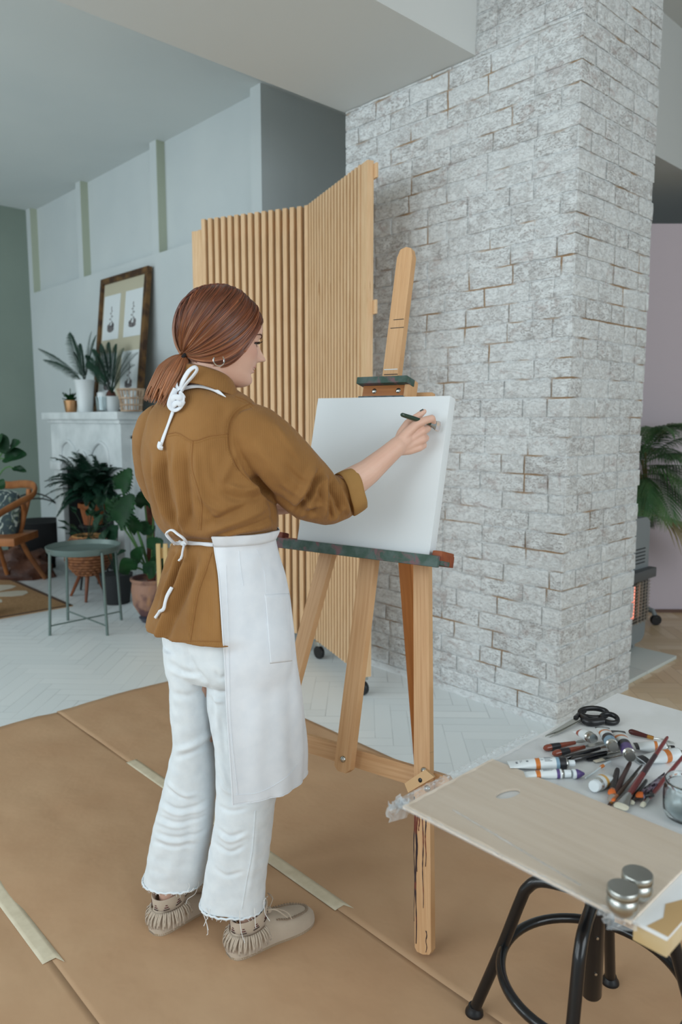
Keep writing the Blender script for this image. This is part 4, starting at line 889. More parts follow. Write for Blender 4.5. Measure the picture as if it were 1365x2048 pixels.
# pale slatted chair back behind her
c = dep(334, 1190, 4.3); c.z = 0; t = thing('slatted_crate', 'pale wooden slatted crate end seen behind the woman\'s waist', 'crate', c)
for dx in (-.042, .0, .042, .084, .126): MB().box(c+rt*dx+V((0, 0, .41)), rt*.012, FH*.01, (0, 0, .21), .002).build('slat', mat('light_pine', rgb(204, 174, 120), .6), t)
for dx in (.02, .126): MB().box(c+rt*dx+FH*.02+V((0, 0, .15)), rt*.012, FH*.01, (0, 0, .15), .002).build('leg', MC['light_pine'], t)
for z_ in (.24, .56): MB().box(c+rt*.042+FH*.02+V((0, 0, z_)), rt*.10, FH*.01, (0, 0, .03), .002).build('rail', MC['light_pine'], t)

# ------------------------------------------------------------------ bentwood armchair at the left edge
D_ = 5.75; M['bent'] = mat('rattan_frame', rgb(172, 112, 66), .5, rgb(144, 88, 48), 8)
c = dep(20, 1160, 5.9); c.z = 0
t = thing('armchair', 'brown bentwood armchair at the left edge holding a patterned cushion', 'armchair', c)
def dp(L_, r_, nm, n=24, fl=1, par=None, m_=None): return MB().tube(crv([dep(x, y, d) for x, y, d in L_], n), r_, 10, flat=fl).build(nm, m_ or M['bent'], par or t)
dp([(-70, 960, 6.3), (-20, 962, 6.3), (14, 970, 6.2), (45, 968, 6.0), (68, 972, 5.8), (66, 990, 5.7), (40, 1004, 5.55), (5, 1024, 5.4), (-40, 1055, 5.2)], .032, 'arm_rail', 40, .55)
dp([(58, 978, 5.8), (56, 1000, 5.8), (46, 1040, 5.78), (36, 1068, 5.75)], .020, 'arm_post')
dp([(44, 1000, 5.6), (48, 1020, 5.7), (44, 1050, 5.72), (36, 1075, 5.72)], .020, 'arm_post')
dp([(34, 1062, 5.72), (52, 1100, 5.85), (72, 1130, 6.0), (90, 1155, 6.15)], .020, 'leg')
dp([(-6, 1080, 5.9), (3, 1110, 5.95), (14, 1148, 6.05)], .017, 'leg')
MB().box(dep(-35, 1076, 5.6), rt*.34, FH*.22, (0, 0, .03), .01).build('seat', M['bent'], t)
dp([(-60, 1010, 6.5), (-30, 990, 6.5), (5, 975, 6.35)], .018, 'back_rail')
cc = dep(6, 1030, 5.72); m_ = MB(); P = []
for i in range(33):
    row = []
    for j in range(33):
        u, v = i/16-1, j/16-1; th_ = .085*max(0, (1-u**4)*(1-v**4))**.5; row.append((u, v, th_))
    P.append(row)
Xc = (rt*.9+FH*-.4).normalized(); Yc = (V((0, 0, 1))+FH*.35).normalized(); Nc = Xc.cross(Yc)
for sg in (-1, 1): m_.grid([[cc+Xc*(u*.20*(1-.12*v*v)-.04)+Yc*(v*.21*(1-.12*u*u))+Nc*th_*sg for u, v, th_ in row] for row in P])
tag(m_.build('cushion', mat('leafy_cushion', rgb(52, 66, 70), .85, rgb(160, 168, 160), 13, .52, .56, 2, dist=1.5, col3=rgb(96, 110, 92), sc3=20)), 'dark cushion with a pale leaf pattern resting in the bentwood armchair', 'cushion')
# black wire hoop basket and brown sack in the corner
c = dep(84, 1150, 6.75); c.z = 0; c.y = min(c.y, 2.70)
t = thing('black_basket', 'round black wire basket standing in the dark corner behind the armchair', 'basket', c)
MB().lathe(c, [(0, .01), (.20, .01), (.27, .10), (.28, .30), (.24, .42), (.22, .42), (0, .38)], 32).build('basket_body', mat('black_felt', rgb(22, 22, 24), .95), t)
for k in range(2): MB().tube([c+rt*(.30*math.cos(a))+FH*(-.1+.1*k)+V((0, 0, .34+.38*math.sin(a)*(.9-.15*k))) for a in [i*math.pi/24 for i in range(25)]], .007, 8).build('hoop', M['dark_metal'], t)
c = dep(28, 1146, 6.25); c.z = 0; m_ = MB(); P = []; rnd = random.Random(6)
for i in range(40):
    row = []
    for j in range(14):
        a = i*2*math.pi/40; b_ = j/13*math.pi/2; r_ = math.cos(b_); z_ = math.sin(b_); q = V((math.cos(a)*r_*2, math.sin(a)*r_*2, z_*2)); k_ = 1+.30*noise.noise(q*1.6)+.10*noise.noise(q*5)
        row.append(c+rt*(.34*r_*math.cos(a)*k_)+FH*(.17*r_*math.sin(a)*k_)+V((0, 0, max(0, .24*z_*k_))))
    P.append(row)
tag(m_.grid(P, closed_u=True).build('leather_sack', mat('brown_leather', rgb(104, 66, 48), .5, rgb(66, 40, 32), 6, bump=.6, bsc=14, bdist=.02)), 'crumpled brown leather sack on the floor behind the armchair', 'bag')
# rug
a, b2 = (-8.2, .2), (-5.15, 2.17); M['rug'] = mat('woven_rug', rgb(176, 140, 100), .95, rgb(160, 124, 86), 60)
t = tag(MB().bb(a[0], b2[0], a[1], b2[1], .001, .008).build('rug', M['rug']), 'tan rug with a pale flower pattern and dark border at the left edge', 'rug')
m_ = MB()
for (x0, x1, y0, y1) in ((-8.2, -5.15, 2.14, 2.17), (-5.18, -5.15, .2, 2.17)): m_.bb(x0, x1, y0, y1, .008, .0095)
m_.build('border', mat('rug_border', rgb(92, 72, 60), .95), t)
m_ = MB(); cx, cy = -5.95, 1.75
for k in range(6):
    a = k*math.pi/3; L_ = [V((cx+math.cos(a)*(.04+.34*f)-math.sin(a)*w_*.10, cy+math.sin(a)*(.04+.34*f)+math.cos(a)*w_*.10, .0082)) for f, w_ in [(0, .3), (.35, .7), (.7, 1), (.92, .8), (1, 0), (.92, -.8), (.7, -1), (.35, -.7), (0, -.3)]]; m_.prism(L_, (0, 0, .0012))
m_.prism([V((cx+.5*math.cos(a)*(1+.1*math.sin(5*a)), cy-.85+.35*math.sin(a)*(1+.1*math.cos(4*a)), .0082)) for a in [i*math.pi/12 for i in range(24)]], (0, 0, .0012))
m_.build('flower_pattern', mat('rug_cream', rgb(206, 200, 184), .95), t)
# leafy plant entering from the left edge
c = dep(-60, 1090, 4.9); c.z = 0; t = thing('rubber_plant', 'glossy green broad-leaved plant reaching in from the left edge', 'potted plant', c)
MB().lathe(c, [(0, 0), (.12, 0), (.16, .3), (.15, .3), (0, .28)], 24).build('pot', M['terra'], t)
lm, sm = MB(), MB()
for (bx, by, tx_, ty_, w_) in ((-4, 870, 10, 905, .11), (8, 918, 48, 905, .12), (20, 898, 36, 882, .09), (26, 936, 50, 940, .05), (-10, 900, -2, 870, .10), (-8, 965, 6, 975, .09)):
    p_, q_ = dep(bx, by, 4.85), dep(tx_, ty_, 4.8); sm.tube(bez(c+V((0, 0, .28)), c.lerp(p_, .6)+V((0, 0, .5)), p_, 12), .005, 6); blade(lm, p_, q_, w_, FH*-.8+V((0, 0, .7)))
lm.build('leaves', M['leaf4'], t); sm.build('stems', M['stem'], t)

# ------------------------------------------------------------------ right side: heater, slabs, palm
M['slab'] = mat('white_slab', rgb(206, 212, 208), .6)
for (y0, y1, lab) in ((3.42, 3.785, 'white floor slab under the heater, nearer of the two'), (3.79, 4.16, 'white floor slab under the heater, farther of the two')):
    tag(MB().bb(-2.3, -1.645, y0, y1, .0005, .020, .003).build('floor_slab', M['slab']), lab, 'slab', 'slabs under the heater')
MB_H = mat('grey_enamel', rgb(128, 135, 138), .45)
t = thing('gas_heater', 'grey portable gas heater with glowing panel, half hidden by the brick pillar', 'heater', (-2.0, 3.95, .02))
hy0, hy1, hx0, hx1, hz0, hz1 = 3.74, 4.15, -2.2, -1.83, .075, .80
def rrect(y0, y1, z0, z1, r_, n=6):
    P = []
    for (cy, cz, a0) in ((y1-r_, z1-r_, 0), (y0+r_, z1-r_, 90), (y0+r_, z0+r_, 180), (y1-r_, z0+r_, 270)):
        for k in range(n+1): a = math.radians(a0+90*k/n); P.append((cy+r_*math.cos(a), cz+r_*math.sin(a)))
    return P
MB().prism([V((hx0, y, z)) for y, z in rrect(hy0, hy1, hz0, hz1, .06)], (hx1-hx0, 0, 0)).build('housing', MB_H, t, smooth=50)
MB().bb(hx1, hx1+.045, hy0+.02, hy1+.012, .455, .51, .006).build('control_shelf', mat('shelf_grey', rgb(78, 82, 84), .4), t)
MB().bb(hx1, hx1+.012, hy0+.02, hy1-.015, .20, .455, .002).build('burner_frame', mat('dark_grille_back', rgb(70, 70, 68), .5), t)
MB().bb(hx1+.012, hx1+.016, hy0+.05, 3.965, .235, .42).build('radiant_panel', mat('glowing_ceramic', rgb(250, 150, 130), .6, emit=(1, .30, .20, 1), est=1.1), t)
MB().bb(hx1+.012, hx1+.017, 3.985, 4.04, .235, .44).build('reflector', M['steel'], t)
g_ = MB()
for k in range(13): g_.tube([(hx1+.028, hy0+.03, .21+k*.0185), (hx1+.028, hy1-.02, .21+k*.0185)], .0022, 6)
for y in (3.99, 4.03, 4.07, 4.11): g_.tube([(hx1+.028, y, .20), (hx1+.028, y, .445)], .0025, 6)
g_.build('grille', mat('grille_steel', rgb(176, 172, 164), .3, metal=.8), t)
g_ = MB()
for k in range(5): g_.bb(hx1, hx1+.002, 3.80, 4.10, .54+k*.020, .546+k*.020)
g_.build('vents', M['dark_grey'], t)
for (x, y) in ((-2.14, 3.80), (-1.89, 3.80), (-2.14, 4.09), (-1.89, 4.09)): MB().lathe((x, y-.012, .048), [(0, 0), (.026, 0), (.028, .004), (.028, .020), (.026, .024), (0, .024)], 18, (0, 1, 0)).build('caster', mat('grey_wheel', rgb(140, 146, 146), .5), t)
c = pl(1312, 1250, 2, 0); t = thing('rolling_stand', 'dark wheeled base with black caster standing beside the lilac backdrop', 'stand', c)
MB().lathe(c+V((0, 0, .035))-FH*.014, [(0, 0), (.032, 0), (.035, .004), (.035, .026), (.032, .03), (0, .03)], 20, FH).build('wheel', M['black'], t)
MB().tube([c+V((0, 0, .05)), c+V((-.02, 0, .09)), c+V((-.3, .1, .12))], .016, 10).build('frame_bar', MB_H, t)
# palm
D_ = 4.75; c = dep(1225, 1240, D_-.1); c.z = 0
t = thing('potted_palm', 'tall arching green palm at the right edge behind the brick pillar', 'potted plant', c)
MB().lathe(c, [(0, 0), (.13, 0), (.17, .30), (.16, .30), (0, .28)], 28).build('pot', M['dark_grey'], t)
m_ = MB(); 
for (x, y) in ((1286, 920), (1292, 905), (1280, 940)): m_.tube(crv([c+V((0, 0, .28)), dep(1288, 1010, D_), dep(x, y, D_)], 10), [.014-.0008*i for i in range(10)], 8)
m_.build('canes', mat('palm_cane', rgb(116, 84, 56), .6, rgb(84, 96, 56), 4), t)
m_ = MB(); g2 = MB(); rnd = random.Random(12)
for (bx, by, ex, ey, dd, ln) in ((1287, 925, 1420, 880, -.2, .26), (1288, 915, 1365, 850, .05, .22), (1287, 930, 1400, 930, -.3, .26), (1287, 935, 1385, 985, -.25, .26), (1285, 940, 1375, 1010, .1, .24), (1286, 910, 1310, 858, .2, .20), (1284, 930, 1265, 905, .2, .20), (1286, 950, 1420, 1010, -.1, .26), (1286, 955, 1345, 1040, -.3, .22), (1288, 905, 1400, 850, .3, .24), (1286, 960, 1285, 1035, -.3, .16), (1287, 900, 1345, 862, -.15, .22), (1287, 945, 1440, 960, .15, .26), (1285, 950, 1300, 1048, .1, .16), (1286, 920, 1350, 915, .25, .22)):
    p_, q_ = dep(bx, by, D_), dep(ex, ey, D_+dd); frond(m_, bez(p_, p_.lerp(q_, .5)+V((0, 0, .14)), q_, 14), ln, .0048, 26, .55, rnd=rnd, ang=58)
m_.build('fronds', M['leaf3'], t)
p_, q_ = dep(1300, 1030, D_), dep(1430, 1075, D_-.2); frond(g2, bez(p_, p_.lerp(q_, .5)+V((0, 0, .05)), q_, 14), .22, .009, 24, 1.2, rnd=rnd, ang=40)
g2.build('dry_frond', mat('dry_leaf', rgb(150, 136, 96), .7), t)
# ------------------------------------------------------------------ the woman
def remesh(mb, voxel, it=6, fac=.5):
    me = bpy.data.meshes.new('tmp'); me.from_pydata(mb.v, [], mb.f); bm = bmesh.new(); bm.from_mesh(me); bmesh.ops.recalc_face_normals(bm, faces=bm.faces); bm.to_mesh(me); bm.free()
    o = bpy.data.objects.new('tmp', me); sc.collection.objects.link(o)
    md = o.modifiers.new('r', 'REMESH'); md.mode = 'VOXEL'; md.voxel_size = voxel
    sm_ = o.modifiers.new('s', 'SMOOTH'); sm_.factor = fac; sm_.iterations = it
    dg = bpy.context.evaluated_depsgraph_get(); m2 = bpy.data.meshes.new_from_object(o.evaluated_get(dg))
    n = len(m2.vertices); co = np.empty(n*3); m2.vertices.foreach_get('co', co); co = co.reshape(-1, 3)
    bpy.data.objects.remove(o); bpy.data.meshes.remove(me); return m2, co
def normals(m2):
    n = len(m2.vertices); a = np.empty(n*3); m2.vertex_normals.foreach_get('vector', a) if hasattr(m2, 'vertex_normals') else m2.vertices.foreach_get('normal', a); return a.reshape(-1, 3)
_C = np.array(CAM); _r = np.array(rt); _u = np.array(up); _f = np.array(fw)
def proj(co):
    v = co-_C; z = v@_f; return 682.5+F*(v@_r)/z, 1024-F*(v@_u)/z
def folds(m2, co, strokes, gain=1.2):
    nm = normals(m2); x, y = proj(co); vw = _C-co; vw /= np.linalg.norm(vw, axis=1)[:, None]; fc = np.clip((nm*vw).sum(1)*1.6+.15, 0, 1); D = np.zeros(len(co))
    for st in strokes:
        P = np.array([tuple(p) for p in cr(st[0], max(4, 4*len(st[0])))]); wd, am = st[1], st[2]
        bx = (x > P[:, 0].min()-4*wd) & (x < P[:, 0].max()+4*wd) & (y > P[:, 1].min()-4*wd) & (y < P[:, 1].max()+4*wd)
        idx = np.nonzero(bx)[0]
        if not len(idx): continue
        X, Y = x[idx], y[idx]; best = np.full(len(idx), 1e9); bt = np.zeros(len(idx)); n = len(P)-1
        for i in range(n):
            a, b_ = P[i], P[i+1]; d = b_-a; L2 = d@d+1e-9; t_ = np.clip(((X-a[0])*d[0]+(Y-a[1])*d[1])/L2, 0, 1); q = (X-a[0]-t_*d[0])**2+(Y-a[1]-t_*d[1])**2
            m_ = q < best; best[m_] = q[m_]; bt[m_] = ((i+t_)/n)[m_]
        tp = np.clip(np.minimum(bt, 1-bt)*4+(st[3] if len(st) > 3 else .15), 0, 1)
        g_ = np.exp(-best/wd**2)-.35*np.exp(-best/(2.2*wd)**2)
        D[idx] += am*gain*g_*tp
    co = co+nm*(D*fc)[:, None]
    ne = len(m2.edges); ed = np.empty(ne*2, int); m2.edges.foreach_get('vertices', ed); ed = ed.reshape(-1, 2); dg = np.bincount(ed.ravel(), minlength=len(co))[:, None].clip(1)
    for _ in range(4):
        s_ = np.zeros_like(co)
        for k in range(3): s_[:, k] = np.bincount(ed[:, 0], co[ed[:, 1], k], len(co))+np.bincount(ed[:, 1], co[ed[:, 0], k], len(co))
        co = co*.5+.5*s_/dg
    return co
def finish(m2, co, name, mats, parent, off, smooth=True):
    if parent is None: off = off
    m2.vertices.foreach_set('co', (co-np.array(off)).ravel()); m2.name = name; m2.materials.clear()
    for m_ in (mats if isinstance(mats, list) else [mats]): m2.materials.append(m_)
    m2.polygons.foreach_set('use_smooth', [True]*len(m2.polygons)); m2.update()
    o = bpy.data.objects.new(name, m2); sc.collection.objects.link(o)
    if parent: o.parent = parent
    else: o.location = off
    LOC[o.name] = V(off); return o
def bvh(o):
    off = np.array(LOC[o.name]); return BVHTree.FromPolygons([V(v.co)+V(off) for v in o.data.vertices], [tuple(p.vertices) for p in o.data.polygons])
def onbv(bv, x, y, lift=0):
    h = bv.ray_cast(CAM, ray(x, y).normalized())
    if h[0] is None: return None
    n = h[1]; 
    if n.dot(CAM-h[0]) < 0: n = -n
    return h[0]+n*lift
def surfline(bv, pts, n, lift=.0008):
    out = []
    for p in cr(pts, n):
        q = onbv(bv, p[0], p[1], lift)
        if q is not None: out.append(q)
    return out
def caps(mb, pts, n=20):     # tapered rounded chain through (point, radius)
    P = [V(p) for p, r_ in pts]; R_ = [r_ for p, r_ in pts]
    for i in range(len(P)-1):
        a, b_, ra, rb = P[i], P[i+1], R_[i], R_[i+1]; d = (b_-a); L_ = d.length; d = d/L_
        pr = [(0, -ra)]+[(ra*math.cos(t_), ra*math.sin(t_)) for t_ in (-1.2, -.8, -.4, 0)]+[(ra+(rb-ra)*f, L_*f) for f in (.25, .5, .75)]+[(rb*math.cos(t_), L_+rb*math.sin(t_)) for t_ in (0, .4, .8, 1.2)]+[(0, L_+rb)]
        mb.lathe(a, pr, n, d)
BY = math.radians(33)        # her chest faces 33 degrees to the right of straight ahead
BF = W(math.sin(BY), math.cos(BY)); BR = W(math.cos(BY), -math.sin(BY))
def loft(mb, rows, n=60, nth=72, yaw=BY, ex=2.3):
    """rows: (y, xl, xr, D, b) silhouette rows in the photograph with centre distance D and half depth b"""
    f_ = W(math.sin(yaw), math.cos(yaw)); r_ = W(math.cos(yaw), -math.sin(yaw)); G = []
    for (y, xl, xr, D, b_) in cr(rows, n):
        L_, R_ = dep(xl, y, D), dep(xr, y, D); c_ = (L_+R_)/2; a = (R_-L_).length/2
        w_ = math.sqrt(max(1e-6, a*a-(b_*math.sin(yaw))**2))/math.cos(yaw)
        z_ = c_.z; row = []
        for k in range(nth):
            t_ = 2*math.pi*k/nth; cs, sn = math.cos(t_), math.sin(t_); cs = math.copysign(abs(cs)**(2/ex), cs); sn = math.copysign(abs(sn)**(2/ex), sn)
            p = c_+r_*(w_*cs)+f_*(b_*sn); p.z = z_; row.append(p)
        G.append(row)
    base = len(mb.v); vs_ = [p for row in G for p in row]; m_ = len(G); fs = [(i*nth+k, i*nth+(k+1) % nth, (i+1)*nth+(k+1) % nth, (i+1)*nth+k) for i in range(m_-1) for k in range(nth)]
    fs += [tuple(range(nth))[::-1], tuple(range((m_-1)*nth, m_*nth))]; mb.add(vs_, fs)
def tubepx(mb, pts, n=60, nth=40, flat=1.0):
    """(x, y, D, r) rows -> smooth limb"""
    P = cr(pts, n); mb.tube([dep(p[0], p[1], p[2]) for p in P], [max(.004, p[3]) for p in P], nth, flat=flat)

M['skin'] = mat('skin', rgb(224, 184, 164), .5, rgb(216, 172, 152), 9, sss=.12, bump=.06, bsc=300, bdist=.0006)
N, L, b = nodes(M['skin']); at = N.new('ShaderNodeAttribute'); at.attribute_name = 'tint'; mx_ = N.new('ShaderNodeMix'); mx_.data_type = 'RGBA'
src = b.inputs['Base Color'].links[0].from_socket; L.new(src, mx_.inputs[6]); mx_.inputs[7].default_value = rgb(190, 96, 88); s2 = N.new('ShaderNodeSeparateColor'); L.new(at.outputs['Color'], s2.inputs[0]); L.new(s2.outputs[0], mx_.inputs[0]); L.new(mx_.outputs[2], b.inputs['Base Color'])
# ---- head
HY, HP = math.radians(64), math.radians(12)
hx0 = W(math.sin(HY), math.cos(HY)); hy = W(math.cos(HY), -math.sin(HY)); hx = hx0*math.cos(HP)-V((0, 0, 1))*math.sin(HP); hz = V((0, 0, 1))*math.cos(HP)+hx0*math.sin(HP)
HC = W(-.278, 1.805, 1.5505)
def hd(x, y, z): return HC+hx*x+hy*y+hz*z
prof = [(-.117, .050, .020, .012), (-.113, .066, .010, .026), (-.104, .080, -.010, .037), (-.090, .0845, -.025, .046), (-.075, .0815, -.040, .053), (-.055, .0850, -.060, .060), (-.035, .085, -.075, .064), (-.015, .0835, -.085, .068), (.005, .0820, -.092, .071), (.025, .0880, -.097, .069), (.045, .083, -.096, .067), (.068, .069, -.088, .056), (.085, .048, -.068, .050), (.096, .020, -.040, .028), (.100, .000, -.016, .010)]
def g2_(y, z, cy, cz, sy, sz): return math.exp(-((y-cy)/sy)**2-((z-cz)/sz)**2)
mb = MB(); G = []
for (z, xf, xb, w_) in cr(prof, 120):
    row = []; cx = -.012
    for k in range(160):
        t_ = 2*math.pi*k/160; cs, sn = math.cos(t_), math.sin(t_); ex = 2.15
        x = cx+(xf-cx if cs > 0 else cx-xb)*math.copysign(abs(cs)**(2/ex), cs); y = w_*math.copysign(abs(sn)**(2/ex), sn)
        if cs > 0:
            ay = abs(y)
            wn = .0085+.0095*math.exp(-((z+.043)/.012)**2)
            h_ = max(0, min(1, (.004-z)/.038))
            nose = (.0285*h_**1.1 if z > -.036 else .0285*math.exp(-((z+.036)/.0085)**2)) if z < .004 else 0
            x += nose*math.exp(-(y/wn)**2)
            x += .0045*g2_(ay, z, .0135, -.043, .006, .007)                     # nostril wings
            x += .0070*g2_(y, z, 0, -.0585, .019, .0042)+.0075*g2_(y, z, 0, -.0705, .017, .0048)-.0045*g2_(y, z, 0, -.0645, .022, .0020)-.004*g2_(y, z, 0, -.080, .02, .004)
            x += .004*g2_(y, z, 0, -.097, .018, .010)
            x -= .0105*g2_(ay, z, .031, -.007, .015, .010)                       # eye sockets
            x += .0035*g2_(ay, z, .028, .013, .022, .007)                       # brow ridge
            x += .0055*g2_(ay, z, .043, -.028, .018, .018)                      # cheeks
            x -= .003*g2_(y, z, 0, -.050, .004, .006)
        row.append(hd(x, y, z))
    G.append(row)
nth = 160; vs_ = [p for row in G for p in row]; m_ = len(G)
mb.add(vs_, [(i*nth+k, i*nth+(k+1) % nth, (i+1)*nth+(k+1) % nth, (i+1)*nth+k) for i in range(m_-1) for k in range(nth)]+[tuple(range(nth))[::-1], tuple(range((m_-1)*nth, m_*nth))])
# eyelids, ears
for sg in (1, -1):
    caps(mb, [(hd(.0715, sg*.021, -.003), .0035), (hd(.0735, sg*.030, .0002), .0040), (hd(.067, sg*.042, -.0025), .0035)], 12)
    caps(mb, [(hd(.0715, sg*.022, -.013), .0028), (hd(.0720, sg*.031, -.0155), .0030), (hd(.066, sg*.041, -.012), .0028)], 12)
    mb.tube([hd(-.006+.013*math.sin(a), sg*(.066+.004*math.sin(a*.5+.6)), -.012+.029*math.cos(a)) for a in [-.3+i*.32 for i in range(-7, 11)]], .0035, 8)
    caps(mb, [(hd(-.004, sg*.067, -.012), .010), (hd(.002, sg*.069, -.036), .0065)], 12)
# neck, trunk core
caps(mb, [(dep(408, 800, 1.80), .060), (dep(420, 762, 1.795), .052), (hd(-.025, 0, -.050), .052)])
caps(mb, [(dep(446, 1280, 1.85), .085), (dep(440, 1100, 1.85), .080), (dep(412, 930, 1.83), .10), (dep(410, 850, 1.82), .075), (dep(408, 800, 1.80), .06)])
caps(mb, [(dep(410, 840, 1.82), .06), (dep(497, 852, 1.76), .045)]); caps(mb, [(dep(410, 840, 1.82), .06), (dep(322, 852, 1.88), .042)])
# painting arm
caps(mb, [(dep(497, 852, 1.76), .045), (dep(585, 935, 1.80), .042), (dep(655, 1002, 1.835), .037), (dep(700, 968, 1.855), .040), (dep(735, 945, 1.875), .0335), (dep(770, 915, 1.89), .0275), (dep(795, 893, 1.905), .0245)])
hand = [((793, 893, 1.905), .0235), ((812, 880, 1.918), .021)]
caps(mb, [(dep(*p), r_) for p, r_ in hand])
for ch in (
    [((797, 888, 1.905), .0155), ((815, 866, 1.910), .0135), ((832, 850, 1.914), .0118), ((850, 841, 1.920), .0106), ((864, 837, 1.930), .0100), ((867, 845, 1.946), .0090), ((860, 851, 1.956), .0080)],
    [((799, 892, 1.908), .016), ((824, 876, 1.92), .0145), ((845, 862, 1.926), .0125), ((855, 857, 1.943), .0105), ((852, 858, 1.962), .0092), ((844, 860, 1.968), .0080)],
    [((801, 896, 1.908), .016), ((824, 888, 1.92), .0140), ((846, 879, 1.926), .0118), ((852, 876, 1.944), .0098), ((846, 876, 1.96), .0088), ((838, 876, 1.966), .0078)],
    [((801, 900, 1.91), .015), ((820, 900, 1.92), .0125), ((839, 895, 1.926), .0108), ((848, 891, 1.941), .0088), ((843, 889, 1.956), .0080), ((834, 888, 1.96), .0072)],
    [((799, 886, 1.912), .017), ((806, 866, 1.928), .0150), ((817, 848, 1.940), .0130), ((830, 838, 1.950), .0112), ((841, 829, 1.956), .0092), ((849, 823, 1.958), .0068)]):
    caps(mb, [(dep(*p), r_) for p, r_ in ch], 16)
# other arm across the front, its hand just showing under the sleeve
caps(mb, [(dep(322, 852, 1.88), .042), (dep(330, 975, 2.0), .038), (dep(430, 1014, 2.07), .034), (dep(520, 1022, 2.07), .022)])
for k, (dx, dy) in enumerate(((38, -6), (46, -2), (46, 2), (38, 5))):
    caps(mb, [(dep(522, 1018+dy*.6, 2.07), .012), (dep(522+dx*.7, 1018+dy, 2.06), .010), (dep(522+dx*1.15, 1018+dy, 2.045), .0088), (dep(522+dx*1.5, 1018+dy*.8, 2.03), .0075)], 12)
caps(mb, [(dep(515, 1012, 2.06), .012), (dep(533, 1005, 2.04), .010), (dep(550, 1005, 2.03), .008)], 12)
# legs and feet
RH, RT = W(-.285, 1.712), W(-.078, 1.868); LH, LT = W(-.500, 1.795), W(-.330, 1.990)
def foot(H_, T_, kx, ky, kD, hipx, ax_, ay_, aD_):
    d = (T_-H_).normalized(); an = H_+d*.062
    caps(mb, [(dep(hipx, 1300, 1.85), .060), (dep(kx, ky, kD+.01), .042), (dep(ax_, ay_, aD_), .036), (an+V((0, 0, .13)), .031), (an+V((0, 0, .075)), .030)])
    caps(mb, [(H_+d*.04+V((0, 0, .038)), .026), (H_+d*.14+V((0, 0, .032)), .022), (H_+d*.20+V((0, 0, .024)), .015)])
foot(RH, RT, 496, 1560, 1.80, 490, 488, 1690, 1.785); foot(LH, LT, 392, 1520, 1.845, 392, 366, 1660, 1.86)
me_, co = remesh(mb, .0021, 5, .5)
tint = np.zeros(len(co)); q = co-np.array(HC); lx, ly, lz = q@np.array(hx), q@np.array(hy), q@np.array(hz)
lip = np.exp(-(np.abs(ly)/.0205)**4)*np.clip(1.6-np.abs(lz+.0645+.0*ly-(ly/.02)**2*.003)/.0062, 0, 1)*(lx > .07); tint = np.maximum(tint, lip*.85)
tint = np.maximum(tint, .22*np.exp(-((np.abs(ly)-.042)/.018)**2-((lz+.03)/.018)**2)*(lx > .03))
person = finish(me_, co, 'person', M['skin'], None, tuple((RH+LH)/2))
tag(person, 'woman in brown corduroy shirt and white apron, seen from behind, painting on the canvas', 'person')
ca = me_.color_attributes.new('tint', 'FLOAT_COLOR', 'POINT'); ca.data.foreach_set('color', np.repeat(np.column_stack([tint, tint, tint, np.ones(len(tint))]), 1, axis=0).ravel())

# eyes, brows, lashes
HB = bvh(person)
def fs(y, z, lift=.0004):
    h = HB.ray_cast(hd(.16, y, z), -hx); return h[0]+hx*lift if h[0] is not None else hd(.08, y, z)
for sg in (1, -1):
    lid = [(.0195, -.0095), (.024, -.0042), (.031, -.0025), (.038, -.0048), (.044, -.0095), (.038, -.0128), (.031, -.0140), (.024, -.0128)]
    ctr = fs(sg*.031, -.009, .0012); ring_ = [fs(sg*y, z, .0010) for y, z in [tuple(q) for q in cr(lid+[lid[0]], 33)[:-1]]]
    m_ = MB(); m_.add([ctr+hx*.0008]+ring_, [(0, 1+i, 1+(i+1) % 32) for i in range(32)]); e_ = m_.build('eye', mat('eye_white', rgb(218, 214, 208), .2), person)
    ic = fs(sg*.0325, -.0080, .0021); MB().lathe(ic-hx*.0006, [(.0050, 0), (.0045, .0008), (0, .0012)], 20, (hx+hy*sg*.25).normalized()).build('iris', mat('iris', rgb(52, 38, 30), .15), e_)
    ls = MB(); U_ = [fs(sg*q[0], q[1], .0014) for q in cr(lid[:5], 20)]; ls.tube(U_, [.0007+.0006*i/19 for i in range(20)], 6)
    for i in range(3, 20): p = U_[i]; f = i/19; ls.tube([p, p+hx*.005+hy*sg*(.002+.003*f)+hz*.0005, p+hx*.007+hy*sg*(.004+.005*f)+hz*.0035], [.0005, .0004, .0002], 4)
    ls.tube([fs(sg*q[0], q[1], .0008) for q in cr(lid[4:]+[lid[0]], 14)], .0005, 5)
    ls.build('eyelashes', mat('lash_black', rgb(26, 20, 18), .6), person)
    ls = MB(); ls.tube([fs(sg*q[0], q[1], .0006) for q in cr([(.013, .0095), (.022, .0135), (.036, .0160), (.047, .0115), (.053, .006)], 24)], [.0012+.0010*math.sin(math.pi*min(1, i/15)) if i < 12 else .0021*(1-(i-11)/13) for i in range(24)], 8, flat=.8); ls.build('eyebrow', mat('brow_brown', rgb(92, 60, 44), .8), person)
MB().tube([fs(y, -.0642, .0012) for y in (-.004, .002, .008, .014)], [.0016, .0020, .0020, .0010], 8).build('teeth', mat('teeth', rgb(226, 220, 208), .3), person)
# thumb nail
MB().tube([dep(841, 823.5, 1.952), dep(847.5, 819.8, 1.954)], [.0035, .0034], 10, flat=.35).build('thumbnail', mat('dark_nail', rgb(44, 48, 42), .2), person)

